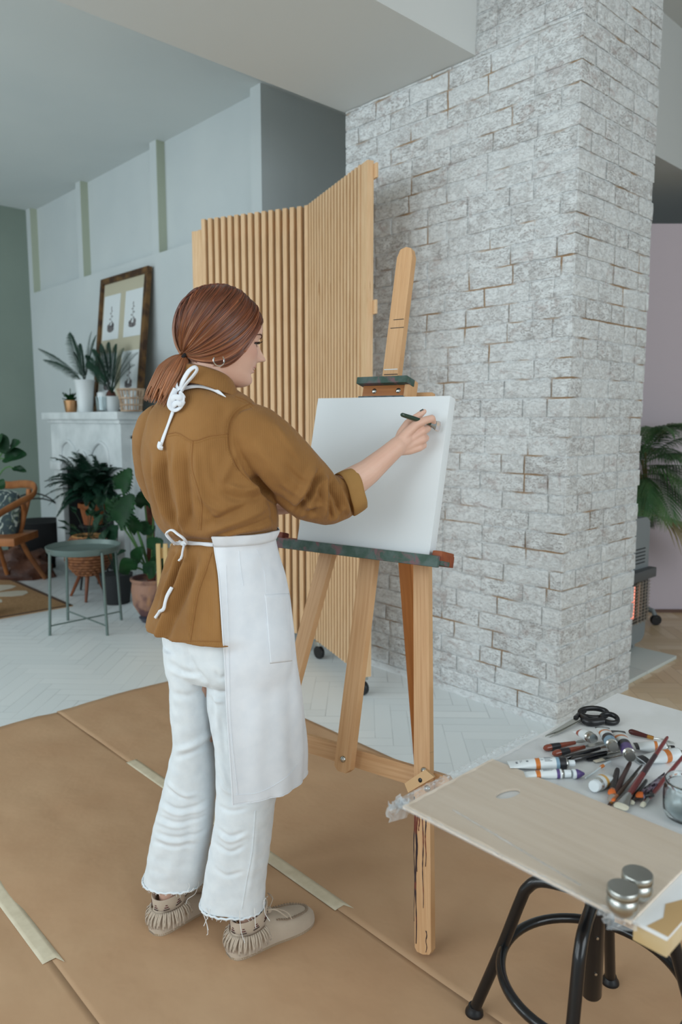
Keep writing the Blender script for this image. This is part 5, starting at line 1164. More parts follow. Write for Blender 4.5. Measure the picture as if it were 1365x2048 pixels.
# ---- hair
M['hair'] = bpy.data.materials.new('auburn_hair'); m = M['hair']; m.use_nodes = True; N, L, b = nodes(m); b.inputs['Roughness'].default_value = .42; b.inputs['Specular IOR Level'].default_value = .6; b.inputs['Anisotropic'].default_value = .6
tc = N.new('ShaderNodeTexCoord'); mp = N.new('ShaderNodeMapping'); mp.inputs['Scale'].default_value = (70, 1.6, 1); L.new(tc.outputs['UV'], mp.inputs[0]); n1 = N.new('ShaderNodeTexNoise'); n1.inputs['Scale'].default_value = 1; n1.inputs['Detail'].default_value = 5; n1.inputs['Roughness'].default_value = .7; L.new(mp.outputs[0], n1.inputs[0])
cr_ = N.new('ShaderNodeValToRGB'); L.new(n1.outputs[0], cr_.inputs[0]); e = cr_.color_ramp; e.elements[0].position = .36; e.elements[0].color = rgb(52, 24, 16); e.elements[1].position = .66; e.elements[1].color = rgb(176, 108, 66); k_ = e.elements.new(.47); k_.color = rgb(92, 44, 28); k_ = e.elements.new(.58); k_.color = rgb(132, 70, 42)
sp = N.new('ShaderNodeSeparateXYZ'); L.new(tc.outputs['UV'], sp.inputs[0]); mr = N.new('ShaderNodeMapRange'); L.new(sp.outputs[1], mr.inputs[0]); mr.inputs[1].default_value = .2; mr.inputs[2].default_value = 1.4; mr.inputs[3].default_value = 0; mr.inputs[4].default_value = .8
mx_ = N.new('ShaderNodeMix'); mx_.data_type = 'RGBA'; L.new(mr.outputs[0], mx_.inputs[0]); L.new(cr_.outputs[0], mx_.inputs[6]); mx_.inputs[7].default_value = rgb(188, 128, 80); L.new(mx_.outputs[2], b.inputs['Base Color'])
bp = N.new('ShaderNodeBump'); bp.inputs['Strength'].default_value = .8; bp.inputs['Distance'].default_value = .002; mp2 = N.new('ShaderNodeMapping'); mp2.inputs['Scale'].default_value = (240, 2, 1); L.new(tc.outputs['UV'], mp2.inputs[0]); n2 = N.new('ShaderNodeTexNoise'); n2.inputs['Scale'].default_value = 1; n2.inputs['Detail'].default_value = 3; L.new(mp2.outputs[0], n2.inputs[0]); L.new(n2.outputs[0], bp.inputs['Height']); L.new(bp.outputs[0], b.inputs['Normal'])
EC = V((-.012, 0, .006)); ER = (.104, .085, .106)
D0 = [(.80, .04, .60), (.86, .30, .42), (.66, .72, .20), (.50, .84, -.07), (.42, .85, -.30), (.35, .78, -.53), (.26, .66, -.70), (.13, .55, -.83), (-.2, .40, -.90), (-.5, .2, -.85), (-.70, .03, -.72)]
D0 = [V(p).normalized() for p in cr(D0, 201)]
def dirs(al):
    def mixk(K):
        for i in range(len(K)-1):
            if al <= K[i+1][0]: f = (al-K[i][0])/(K[i+1][0]-K[i][0]); f = f*f*(3-2*f)*.5+f*.5; return V(K[i][1]).lerp(V(K[i+1][1]), f)
        return V(K[-1][1])
    S = mixk([(0, (.88, .06, .46)), (.25, (.60, .03, .80)), (.55, (.1, .02, 1)), (.8, (-.6, .02, .8)), (1, (-.95, .02, .25))])
    A = mixk([(0, (.80, .62, -.02)), (.25, (.62, .75, .40)), (.55, (.1, .75, .75)), (.8, (-.62, .45, .65)), (1, (-1, .2, .1))])
    B_ = mixk([(0, (.16, .92, -.98)), (.25, (.0, .98, -.45)), (.55, (-.35, .88, -.05)), (.8, (-.8, .45, .05)), (1, (-1, .15, -.25))])
    T_ = V((-.70, .03, -.72)); return S, A, B_, T_
def strand(al, s_, sg, extra=0):
    S, A, B_, T_ = dirs(al); u = 1-s_; d = S*u**3+A*3*u*u*s_+B_*3*u*s_*s_+T_*s_**3; d.normalize()
    if al < .30: f0 = al/.30; f0 = f0*f0*(3-2*f0); d = (D0[int(s_*200)]*(1-f0)+d*f0).normalized()
    r_ = 1/math.sqrt((d.x)**2+(d.y)**2+(d.z)**2)
    cl = .0030*math.sin(al*61+2.2*math.sin(al*23))+.0017*math.sin(al*151+1)+.0010*noise.noise(V((al*90, s_*2.2, sg)))
    env = math.sin(math.pi*min(1, s_*1.02+.02))**.5 if s_ < .98 else .3
    k = 1+(extra+cl*env)/.1+(-.10 if al < .05 else 0)*(1-al/.05)*.62
    vol = 1+.10*s_**5
    return hd(EC.x+d.x*ER[0]*k*vol, sg*(d.y*ER[1]*k), EC.z+d.z*ER[2]*k)
m_ = MB()
for sg in (1, -1):
    NA, NS = 300, 56; P = [[strand(i/NA, j/NS, sg) for j in range(NS+1)] for i in range(NA+1)]; m_.grid(P)
hair = m_.build('hair', M['hair'], person, smooth=80)
md = hair.modifiers.new('solid', 'SOLIDIFY'); md.thickness = .004; md.offset = -1
m_ = MB(); rnd = random.Random(9)
for i in range(260):
    al = rnd.random()**1.1; sg = 1 if rnd.random() < .7 else -1; e0 = rnd.uniform(.0005, .0022); s0, s1 = rnd.uniform(0, .25), rnd.uniform(.6, 1)
    pts = [strand(min(1, max(0, al+.006*math.sin(5*f+i))), s0+(s1-s0)*f, sg, e0*math.sin(math.pi*f)**.5) for f in [k/22 for k in range(23)]]; n0 = len(m_.uv)
    m_.tube(pts, [rnd.uniform(.0006, .0013)*math.sin(math.pi*(.08+.84*k/22)) for k in range(23)], 5); uu = rnd.random()
    for k in range(n0, len(m_.uv)): m_.uv[k] = [(uu+i*.013, .3) for _ in m_.uv[k]]
m_.build('hair_strands', M['hair'], hair)
# ponytail
T0 = hd(EC.x-.70*ER[0]*1.06, 0, EC.z-.72*ER[2]*1.06); m_ = MB(); rnd = random.Random(5)
tx0, ty0 = [float(v) for v in (proj(np.array([tuple(T0)]))[0][0], proj(np.array([tuple(T0)]))[1][0])]
TD = (T0-CAM).dot(FH)
def pony(u_, v_, f, ln=1.0):    # u_ across, v_ depth in -1..1, f along
    f2 = f*ln; cxp = tx0+(-26*f2-28*f2*f2+6*f2**3); cyp = ty0+(26*f2+60*f2*f2); wpx = 8+24*min(1, f2*1.9)**.8-2*f2; p = dep(cxp+u_*wpx*.95, cyp+u_*wpx*.30, TD-.02*f2+v_*(.010+.026*min(1, f2*1.8))); return p
P = []
for k in range(72):
    a = 2*math.pi*k/72; rr_ = .92+.05*math.sin(a*9)+.04*math.sin(a*17+1); P.append([pony(math.cos(a)*rr_, math.sin(a)*rr_, f, .90+.05*math.sin(k*1.7)) for f in [j/24 for j in range(25)]])
m_.grid(P, closed_u=True)
for k in range(len(m_.uv)): m_.uv[k] = [(u, .5+v*.6) for u, v in m_.uv[k]]
for i in range(420):
    a = rnd.uniform(0, 6.283); q_ = math.sqrt(rnd.uniform(.25, 1)); ln = rnd.uniform(.85, 1.08); n0 = len(m_.uv); da = rnd.uniform(-.25, .25)
    m_.tube([pony(math.cos(a+da*f)*q_*1.0, math.sin(a+da*f)*q_, f, ln) for f in [j/12 for j in range(13)]], [.0019*(1-.25*(j/12)**3) if j < 12 else .0004 for j in range(13)], 5); uu = rnd.random()*3
    for k in range(n0, len(m_.uv)): m_.uv[k] = [(uu, .6+.05*(k-n0)/10) for _ in m_.uv[k]]
pt_ = m_.build('ponytail', M['hair'], person, smooth=80)
MB().tube([T0+(hy*math.cos(a)*.013+(hz*.8+hx*.5).normalized()*math.sin(a)*.016) for a in [i*math.pi/16 for i in range(32)]], .0042, 10, closed=True).build('hair_tie', mat('black_elastic', rgb(22, 20, 22), .8), person)
# earring
ec = dep(438, 721, 1.715); MB().tube([ec+hx*(.0125*math.cos(a))+hz*(.0125*math.sin(a)) for a in [math.radians(d_) for d_ in range(-200, 62, 8)]], .0016, 8).build('hoop_earring', mat('silver', rgb(220, 216, 212), .15, metal=1), person)

# ---- corduroy shirt
M['cord'] = m = mat('brown_corduroy', rgb(152, 108, 58), .85, rgb(132, 91, 45), 5, .35, .65, sheen=.08)
N, L, b = nodes(m); tc = N.new('ShaderNodeTexCoord'); wv = N.new('ShaderNodeTexWave'); wv.inputs['Scale'].default_value = 95; wv.inputs['Distortion'].default_value = 1.2; wv.inputs['Detail'].default_value = 1; wv.bands_direction = 'DIAGONAL'
mp = N.new('ShaderNodeMapping'); mp.inputs['Scale'].default_value = (1, 1, .05); L.new(tc.outputs['Object'], mp.inputs[0]); L.new(mp.outputs[0], wv.inputs[0])
n3 = N.new('ShaderNodeTexNoise'); n3.inputs['Scale'].default_value = 60; n3.inputs['Detail'].default_value = 6; L.new(tc.outputs['Object'], n3.inputs[0]); ad = N.new('ShaderNodeMath'); ad.operation = 'ADD'; L.new(wv.outputs['Fac'], ad.inputs[0]); L.new(n3.outputs[0], ad.inputs[1])
bp = N.new('ShaderNodeBump'); bp.inputs['Strength'].default_value = .5; bp.inputs['Distance'].default_value = .0006; L.new(ad.outputs[0], bp.inputs['Height']); L.new(bp.outputs[0], b.inputs['Normal'])
mb = MB()
loft(mb, [(772, 372, 452, 1.80, .060), (783, 350, 476, 1.80, .070), (797, 325, 498, 1.805, .085), (815, 306, 512, 1.81, .098), (845, 294, 518, 1.815, .110), (900, 286, 520, 1.82, .122), (950, 290, 532, 1.82, .126), (1000, 300, 548, 1.825, .126), (1035, 308, 554, 1.83, .122), (1058, 322, 551, 1.83, .114), (1080, 345, 546, 1.835, .104), (1100, 341, 550, 1.835, .110), (1140, 327, 558, 1.84, .124), (1190, 313, 566, 1.84, .138), (1230, 300, 572, 1.84, .148), (1254, 294, 576, 1.84, .153)], 130, 110)
# near sleeve
tubepx(mb, [(478, 838, 1.775, .050), (498, 858, 1.762, .066), (540, 898, 1.775, .0745), (584, 946, 1.795, .0775), (620, 980, 1.815, .0745), (650, 996, 1.832, .067), (676, 994, 1.845, .059), (698, 985, 1.855, .051), (710, 979, 1.862, .047)], 70, 60)
# far sleeve
tubepx(mb, [(335, 832, 1.875, .045), (318, 858, 1.885, .056), (310, 905, 1.92, .056), (320, 965, 1.985, .054), (345, 992, 2.03, .052), (430, 1008, 2.07, .046), (500, 1018, 2.07, .034)], 50, 40)
me_, co = remesh(mb, .0026, 7, .5)
G_, R_ = -1, 1
ST = [
 # gathers of the back above the waist
 ([(352, 885), (352, 950), (366, 1015), (365, 1058)], 9, .0075), ([(328, 890), (328, 960), (342, 1020), (352, 1060)], 8, -.0065), ([(308, 915), (318, 985), (338, 1050)], 8, .006), ([(372, 885), (372, 950), (378, 1010), (378, 1050)], 7, -.005),
 ([(296, 900), (304, 975), (322, 1035)], 6, -.0045), ([(345, 1000), (356, 1040), (365, 1070)], 4, -.004), ([(330, 1010), (345, 1050), (356, 1078)], 4, .003), ([(335, 888), (340, 940), (350, 1000)], 5, .0035), ([(392, 900), (396, 960), (410, 1010)], 8, .004),
 ([(410, 1065), (455, 1050), (505, 1030), (545, 1005)], 8, .006), ([(425, 1074), (470, 1062), (520, 1046), (550, 1030)], 5, -.0045), ([(420, 1046), (455, 1030), (500, 1008), (530, 985)], 7, -.005), ([(412, 1020), (425, 1035), (440, 1042)], 5, -.004), ([(440, 985), (480, 998), (525, 990)], 8, -.005), ([(450, 968), (490, 980), (520, 972)], 7, .004), ([(400, 985), (420, 1010), (445, 1022)], 6, .0035),
 ([(505, 950), (525, 975), (548, 1003)], 7, -.012), ([(484, 925), (505, 955), (525, 985)], 6, -.005), ([(530, 1000), (545, 1020), (548, 1050)], 5, -.004), ([(470, 900), (455, 940), (440, 970)], 10, .004), ([(420, 890), (425, 940), (440, 980)], 10, -.003),
 # waist pinch and flared gathers below
 ([(345, 1082), (400, 1086), (440, 1085), (545, 1066)], 9, -.008, 1), ([(352, 1100), (340, 1125), (326, 1150)], 5, -.007), ([(360, 1102), (345, 1150), (318, 1205)], 5, .006), ([(368, 1104), (350, 1160), (318, 1240)], 5, -.008), ([(378, 1104), (362, 1165), (325, 1250), (312, 1285)], 8, .009), ([(395, 1110), (372, 1180), (340, 1250), (325, 1290)], 8, -.006), ([(412, 1112), (392, 1180), (370, 1270)], 12, .005), ([(425, 1120), (436, 1180), (440, 1270)], 8, .004), ([(342, 1100), (330, 1112), (320, 1130)], 4, .004), ([(330, 1160), (312, 1210), (300, 1250)], 6, -.005), ([(350, 1200), (332, 1240), (322, 1275)], 4, -.003),
 # shoulder and sleeve
 ([(500, 812), (478, 822), (463, 842), (458, 872), (462, 905), (478, 938)], 4, -.0035, 1), ([(470, 812), (450, 842), (446, 880)], 8, .002), ([(520, 830), (560, 870), (595, 915)], 14, .004), ([(500, 880), (545, 930), (590, 985)], 14, .003), ([(505, 940), (540, 985), (580, 1012)], 8, -.004),
 ([(641, 938), (634, 958), (622, 985), (603, 1012), (590, 1028)], 6, -.013), ([(630, 934), (620, 955), (606, 985), (588, 1008)], 8, .007), ([(652, 948), (648, 972), (652, 1005), (650, 1035)], 6, .009), ([(664, 954), (664, 978), (674, 1005), (680, 1035)], 5, -.010), ([(672, 956), (682, 985), (693, 1012), (697, 1032)], 5, .007), ([(684, 960), (696, 985), (705, 1010), (708, 1030)], 4, -.007), ([(655, 990), (658, 1015), (664, 1040)], 4, -.005), ([(560, 1000), (600, 1020), (640, 1030)], 6, -.005), ([(600, 1000), (625, 1012), (645, 1010)], 5, .005), ([(570, 930), (600, 960), (620, 965)], 6, -.0035), ([(560, 960), (590, 985), (612, 985)], 6, .003), ([(640, 1000), (620, 1030), (600, 1040)], 5, -.004), ([(690, 1010), (676, 1030), (660, 1044)], 5, .004), ([(540, 850), (575, 900), (600, 930)], 5, -.002), ([(645, 965), (640, 985), (645, 1000)], 3, -.005)]
co2 = folds(me_, co, ST, 2.2)
x_, y_ = proj(co2); mk = np.clip((x_-447)/22, 0, 1)*np.clip((y_-1062)/30, 0, 1); ax = np.array(dep(446, 1180, 1.84)); rd = co2-ax; rd[:, 2] = 0; rd /= np.linalg.norm(rd, axis=1)[:, None]+1e-6; co2 = co2-rd*(mk*.014)[:, None]
nmv = normals(me_); rw = np.array([noise.noise(V(p)*13)*.0028+noise.noise(V((p[0]*34, p[1]*34, p[2]*13)))*.0020+abs(noise.noise(V((p[0]*22+p[2]*12, p[1]*22, p[2]*24))))*.0022 for p in co2]); co2 = co2+nmv*rw[:, None]
shirt = finish(me_, co2, 'corduroy_shirt', M['cord'], person, LOC[person.name])
SB = bvh(shirt)
M['thread'] = mat('ochre_thread', rgb(176, 130, 74), .8); M['cord2'] = mat('brown_corduroy_seam', rgb(146, 101, 54), .85)
m_ = MB(); m2_ = MB()
for ln, w_ in (([(336, 868), (356, 866), (386, 881), (420, 872), (457, 867)], 1), ([(386, 882), (384, 915), (386, 942), (398, 985), (404, 1010), (402, 1060)], 1), ([(424, 1105), (412, 1142), (398, 1182), (389, 1230), (381, 1284)], 1), ([(503, 806), (478, 820), (463, 842), (458, 872), (462, 905), (478, 938), (500, 962)], 1), ([(470, 793), (490, 800), (508, 812)], 1), ([(312, 1286), (340, 1283), (380, 1282), (450, 1283)], 1)):
    L1 = surfline(SB, ln, 70, .0004)
    if len(L1) > 5: m2_.tube(L1, .0011, 6)
    L2 = surfline(SB, [(x+(-5 if abs(ln[0][0]-ln[-1][0]) < abs(ln[0][1]-ln[-1][1]) else 0), y+(5 if abs(ln[0][0]-ln[-1][0]) >= abs(ln[0][1]-ln[-1][1]) else 0)) for x, y in ln], 120, .0004)
    for i in range(0, len(L2)-1, 2): m_.tube([L2[i], L2[i+1]], .0007, 4)
m2_.build('seams', M['cord2'], shirt); m_.build('stitching', M['thread'], shirt)
# rolled cuff
ca_ = dep(694, 988, 1.850); cb_ = dep(714, 978, 1.862); d = (cb_-ca_).normalized(); Xc = (V((0, 0, 1))-d*d.z).normalized(); Yc = d.cross(Xc)
def cuffp(f, r_, a, wob=0): 
    return ca_.lerp(cb_, f)+(Xc*math.cos(a)*1.06+Yc*math.sin(a))*r_*(1+.035*math.sin(3*a+1+wob)+.02*math.sin(7*a))+d*(.006*math.sin(2*a+.8))
G = []
for k in range(80):
    a = 2*math.pi*k/80; G.append([cuffp(*q, a) for q in ((1.02, .036), (1.08, .041), (1.10, .0465), (1.05, .0505), (.8, .0525), (.4, .054), (.0, .0550), (-.28, .0550), (-.36, .0530), (-.30, .049), (0, .046))])
m_ = MB().grid(G, closed_u=True); cuff = m_.build('rolled_cuff', mat('cuff_inside', rgb(168, 128, 74), .85, rgb(156, 116, 64), 6), shirt, smooth=80)
# collar
cc = dep(412, 768, 1.795); cf = W(math.sin(BY+.2), math.cos(BY+.2)); cs_ = W(math.cos(BY+.2), -math.sin(BY+.2)); G = []
for k in range(97):
    a = -math.pi/2+2*math.pi*(.045+.91*k/96)-math.pi/2*2   # open at the front
    a = math.pi/2+2*math.pi*(.03+.94*k/96)
    row = []
    for (r1, r2, h) in ((.056, .060, -.012), (.056, .058, .012), (.0575, .060, .022), (.061, .065, .025), (.066, .070, .021), (.073, .079, .004), (.080, .088, -.015), (.0825, .091, -.021), (.080, .088, -.023), (.074, .080, -.010)):
        sl = math.sin(a); x_ = math.cos(a)*r2; y_ = math.sin(a)*r1
        row.append(cc+cs_*x_+cf*y_+V((0, 0, h-.020*sl-.012*max(0, sl)**2-.004*math.cos(3*a)*(h < 0))))
    G.append(row)
collar = MB().grid(G).build('collar', M['cord'], shirt, smooth=80); 

# ---- trousers
M['denim'] = mat('white_denim', rgb(226, 232, 236), .85, rgb(218, 225, 230), 40, bump=.2, bsc=260, bdist=.0006, sheen=.1)
mb = MB()
loft(mb, [(1205, 335, 560, 1.84, .105), (1250, 325, 575, 1.84, .122), (1290, 325, 580, 1.84, .126), (1330, 332, 578, 1.84, .118), (1350, 340, 570, 1.84, .100)], 40, 90)
loft(mb, [(1290, 328, 440, 1.85, .085), (1330, 333, 428, 1.85, .084), (1360, 343, 420, 1.85, .082), (1420, 344, 425, 1.85, .078), (1480, 349, 427, 1.85, .075), (1540, 336, 431, 1.85, .074), (1600, 322, 431, 1.85, .072), (1650, 310, 426, 1.852, .070), (1700, 299, 417, 1.855, .068), (1756, 287, 409, 1.86, .066)], 90, 70, yaw=.1)
loft(mb, [(1290, 420, 580, 1.82, .095), (1330, 417, 582, 1.82, .092), (1360, 414, 582, 1.815, .090), (1420, 418, 575, 1.81, .086), (1500, 430, 566, 1.80, .080), (1560, 433, 558, 1.79, .076), (1600, 433, 551, 1.785, .074), (1650, 429, 545, 1.78, .071), (1700, 420, 539, 1.775, .068), (1750, 410, 534, 1.77, .065), (1806, 401, 530, 1.765, .063)], 90, 70, yaw=.1)
me_, co = remesh(mb, .0028, 6, .5)
SP = [([(372, 1290), (380, 1320), (400, 1350), (416, 1368)], 6, -.006), ([(416, 1368), (424, 1400), (430, 1460)], 5, -.006), ([(334, 1322), (362, 1340), (400, 1350)], 7, -.004), ([(340, 1340), (370, 1352), (404, 1356)], 5, .003), ([(346, 1385), (378, 1392), (412, 1374)], 7, -.004), ([(416, 1380), (430, 1400), (450, 1404)], 4, .005), ([(418, 1370), (436, 1385), (452, 1384)], 4, -.004),
 ([(430, 1340), (440, 1356), (454, 1350)], 5, -.003), ([(350, 1502), (380, 1494), (408, 1478), (426, 1454)], 6, .005), ([(352, 1514), (384, 1506), (414, 1490), (428, 1470)], 5, -.004), ([(330, 1560), (350, 1580), (372, 1592), (400, 1588)], 4, .0035), ([(332, 1572), (352, 1592), (375, 1600)], 3, -.003),
 ([(324, 1602), (352, 1618), (390, 1614), (425, 1592)], 4, -.004), ([(320, 1612), (350, 1628), (392, 1624), (424, 1606)], 4, .004), ([(316, 1630), (348, 1644), (390, 1640), (422, 1624)], 3.5, -.0035), ([(312, 1642), (346, 1654), (386, 1652)], 3.5, .003), ([(308, 1662), (344, 1674), (392, 1668), (416, 1652)], 4, -.0035), ([(305, 1682), (345, 1694), (396, 1688)], 4, -.0035), ([(306, 1672), (345, 1684), (392, 1679)], 3, .003), ([(385, 1600), (378, 1660), (370, 1750)], 12, -.004), ([(350, 1700), (345, 1740), (340, 1762)], 14, .003),
 ([(436, 1610), (462, 1622), (500, 1616)], 4, -.003), ([(436, 1656), (462, 1672), (494, 1662)], 4, -.004), ([(435, 1666), (460, 1682), (492, 1672)], 4, .0035), ([(432, 1686), (460, 1704), (492, 1690)], 4, -.004), ([(430, 1736), (454, 1752), (490, 1742)], 4, -.0035), ([(436, 1520), (446, 1545), (455, 1570)], 5, .003), ([(440, 1430), (446, 1470), (452, 1520)], 6, -.003), ([(440, 1560), (450, 1580), (470, 1590)], 4, .003), ([(515, 1640), (508, 1720), (495, 1800)], 6, .002)]
co2 = folds(me_, co, SP, 1.45); nmv = normals(me_); rw = np.array([noise.noise(V((p[0]*12, p[1]*12, p[2]*9)))*.0034+noise.noise(V((p[0]*26, p[1]*26, p[2]*40)))*.0016 for p in co2]); co2 = co2+nmv*rw[:, None]
pants = finish(me_, co2, 'white_trousers', M['denim'], person, LOC[person.name]); PB = bvh(pants)
m_ = MB()
for ln in ([(511, 1622), (505, 1700), (494, 1760), (484, 1818)],):
    L1 = surfline(PB, ln, 60, .0003); m_.tube(L1, .0013, 6) if len(L1) > 5 else 0
def hemline(D, y, xl, xr, b_, yaw=.1):
    f_ = W(math.sin(yaw), math.cos(yaw)); r_ = W(math.cos(yaw), -math.sin(yaw)); L_, R_ = dep(xl, y, D), dep(xr, y, D); c_ = (L_+R_)/2; a = (R_-L_).length/2; w_ = math.sqrt(a*a-(b_*math.sin(yaw))**2)/math.cos(yaw); out = []
    for k in range(96):
        t_ = 2*math.pi*k/96; cs, sn = math.cos(t_), math.sin(t_); cs = math.copysign(abs(cs)**(2/2.3), cs); sn = math.copysign(abs(sn)**(2/2.3), sn); p = c_+r_*(w_*cs)+f_*(b_*sn); p.z = L_.z+.002+.0015*math.sin(k*1.9)+.001*math.sin(k*.7); out.append(p)
    return out
hems = [hemline(1.86, 1757, 287, 409, .066), hemline(1.765, 1807, 401, 530, .063)]
for h in hems: m_.tube(h, .0028, 7, closed=True)
m_.build('raw_hem', M['denim'], pants)
m_ = MB(); rnd = random.Random(21)
def thread(p0, pts, r_=.0009): m_.tube(crv([p0]+pts, 22), r_, 5)
for (x0, y0, D, L_) in ((480, 1822, 1.695, [(480, 1835), (481, 1850), (484, 1868), (490, 1886)]), (509, 1816, 1.705, [(510, 1830), (511, 1846), (512, 1856)]), (528, 1800, 1.73, [(529, 1815), (531, 1828), (540, 1842)]), (410, 1815, 1.73, [(409, 1830), (414, 1850), (416, 1866), (414, 1870)]), (406, 1808, 1.74, [(404, 1820), (408, 1832), (413, 1844), (417, 1860)]), (412, 1816, 1.72, [(418, 1826), (424, 1822), (432, 1818)]), (345, 1764, 1.80, [(352, 1772), (366, 1782), (380, 1784), (388, 1776)]), (398, 1762, 1.82, [(396, 1774), (390, 1788), (376, 1798), (372, 1808)]), (378, 1766, 1.80, [(379, 1774), (375, 1781)]), (420, 1818, 1.715, [(416, 1834), (412, 1842), (408, 1852)]), (532, 1796, 1.74, [(526, 1806), (524, 1816), (527, 1828)])):
    thread(dep(x0, y0, D), [dep(x, y, D-.002) for x, y in L_])
for h in hems:
    for k in range(0, 96, 2):
        p = h[k]; thread(p, [p+V((rnd.uniform(-.003, .003), rnd.uniform(-.003, .003), -rnd.uniform(.002, .006))), p+V((rnd.uniform(-.005, .005), rnd.uniform(-.005, .005), -rnd.uniform(.004, .010)))], .0005)
m_.build('frayed_threads', mat('white_thread', rgb(232, 232, 230), .8), pants)

# ---- apron
M['linen'] = mat('white_linen', rgb(230, 234, 240), .85, rgb(224, 229, 236), 30, bump=.25, bsc=420, bdist=.0005)
AR = [(1058, 427, 447, 549, 1.835, .120), (1085, 430, 446, 552, 1.835, .124), (1120, 437, 444, 561, 1.84, .134), (1150, 440, 444, 570, 1.84, .142), (1200, 444, 447, 580, 1.84, .150), (1250, 448, 452, 585, 1.84, .156), (1300, 451, 456, 589, 1.838, .157), (1350, 453, 460, 594, 1.836, .156), (1400, 456, 466, 600, 1.834, .155), (1450, 460, 472, 604, 1.832, .155), (1500, 464, 480, 608, 1.83, .155), (1546, 467, 486, 607, 1.828, .156)]
P = []; rows = cr(AR, 170)
for (y, xe, xc, xr, D, b_) in rows:
    c_ = dep(xc, y, D); a = (dep(xr, y, D)-c_).length; f = (y-1058)/488; row = []
    # edge angle so that the near edge projects onto xe
    lo_, hi_ = -math.pi, -.2
    def at_(t_, off=0):
        cs, sn = math.cos(t_), math.sin(t_); k = 1+off/.15
        p = c_+rt*(a*cs*k)+FH*(b_*sn*k); p.z = c_.z; return p
    for _ in range(30):
        md_ = (lo_+hi_)/2; X_, _y = proj(np.array([tuple(at_(md_))]))
        if X_[0] < xe: lo_ = md_
        else: hi_ = md_
    t0 = (lo_+hi_)/2
    for j in range(150):
        t_ = t0+(math.radians(205)-t0)*(j/149) if False else t0+(3.6)*(j/149); s_ = j/149
        wv_ = (.0035*f)*math.sin(t_*7+1.5*math.sin(f*3))+(.0025*f)*math.sin(t_*15+f*5+2)+.0016*noise.noise(V((t_*5, f*9, 2)))+.0022*noise.noise(V((t_*11+f*7, f*5-t_*3, 7)))+.010*f*f*math.exp(-((t_+.15)/.35)**2)
        if 1165 < y < 1325 and -.98 < t_ < -.35: wv_ += .0016
        p = at_(t_, wv_); o2 = V((p.x-c_.x, p.y-c_.y, 0)).normalized()
        for B_v in (SB, PB):
            h = B_v.ray_cast(V((c_.x, c_.y, p.z))+o2*.5, -o2, .5)
            if h[0] is not None:
                ex_ = (h[0]-p).dot(o2)+.006
                if ex_ > 0: p = p+o2*ex_
        row.append(p)
    P.append(row)
for _ in range(24): P = [P[0]]+[[P[i][0].lerp((P[i-1][0]+P[i+1][0])/2, .4)]+[(P[i][j]*2+(P[i-1][j]+P[i+1][j]+P[i][j-1]+P[i][j+1])*.5)/4 for j in range(1, 149)]+[P[i][149]] for i in range(1, len(P)-1)]+[P[-1]]
apron = MB().grid(P).build('white_apron', M['linen'], person, smooth=80, solid=.0016)
AB = BVHTree.FromPolygons([p for row in P for p in row], [(i*150+j, (i+1)*150+j, (i+1)*150+j+1, i*150+j+1) for i in range(169) for j in range(149)])
# waistband
G = []
for j in range(150):
    i0, i1 = 0, 8; a_, b2_ = P[0][j], P[11][j]; o_ = (V((a_.x, a_.y, 0))-V((dep(447, 1058, 1.835).x, dep(447, 1058, 1.835).y, 0))).normalized(); G.append([a_+o_*.001+V((0, 0, .003)), a_+o_*.0042+V((0, 0, .002)), a_.lerp(b2_, .3)+o_*.0048, a_.lerp(b2_, .7)+o_*.0046, b2_+o_*.0038, b2_+o_*.0005])
MB().grid(G).build('waistband', M['linen'], apron, smooth=80)
# pocket, pleat and hem lines
def patch(bv, quad, nu, nv, lift, name, par, m__):
    Q = []
    for i in range(nu+1):
        row = []
        for j in range(nv+1):
            u, v = i/nu, j/nv; x = (quad[0][0]*(1-u)+quad[1][0]*u)*(1-v)+(quad[3][0]*(1-u)+quad[2][0]*u)*v; y = (quad[0][1]*(1-u)+quad[1][1]*u)*(1-v)+(quad[3][1]*(1-u)+quad[2][1]*u)*v
            e_ = min(u, 1-u, v, 1-v); p = onbv(bv, x, y, lift if e_ > .02 else lift*.3); row.append(p)
        Q.append(row)
    if all(p is not None for r__ in Q for p in r__): return MB().grid(Q).build(name, m__, par, smooth=80, solid=.001)
patch(AB, [(529, 1189), (577, 1186), (584, 1322), (540, 1327)], 30, 50, .0028, 'pocket', apron, M['linen'])
m_ = MB()
for ln in ([(478, 1102), (482, 1140), (487, 1172)], [(514, 1098), (528, 1140), (532, 1186)], [(470, 1590), (520, 1584), (570, 1556), (596, 1528)], [(434, 1094), (478, 1092), (520, 1086), (546, 1076)], [(452, 1130), (458, 1300), (462, 1450), (476, 1590)], [(531, 1195), (574, 1192)], [(536, 1192), (544, 1320)]):
    L1 = surfline(AB, ln, 50, .0026 if ln[0][0] in (531, 536) else .0012)
    if len(L1) > 5: m_.tube(L1, .0007, 5)
for row in (P[-1],): m_.tube(row[::2], .0016, 6)
m_.tube([r__[0] for r__ in P], .0018, 6)
m_.build('apron_seams', M['linen'], apron)
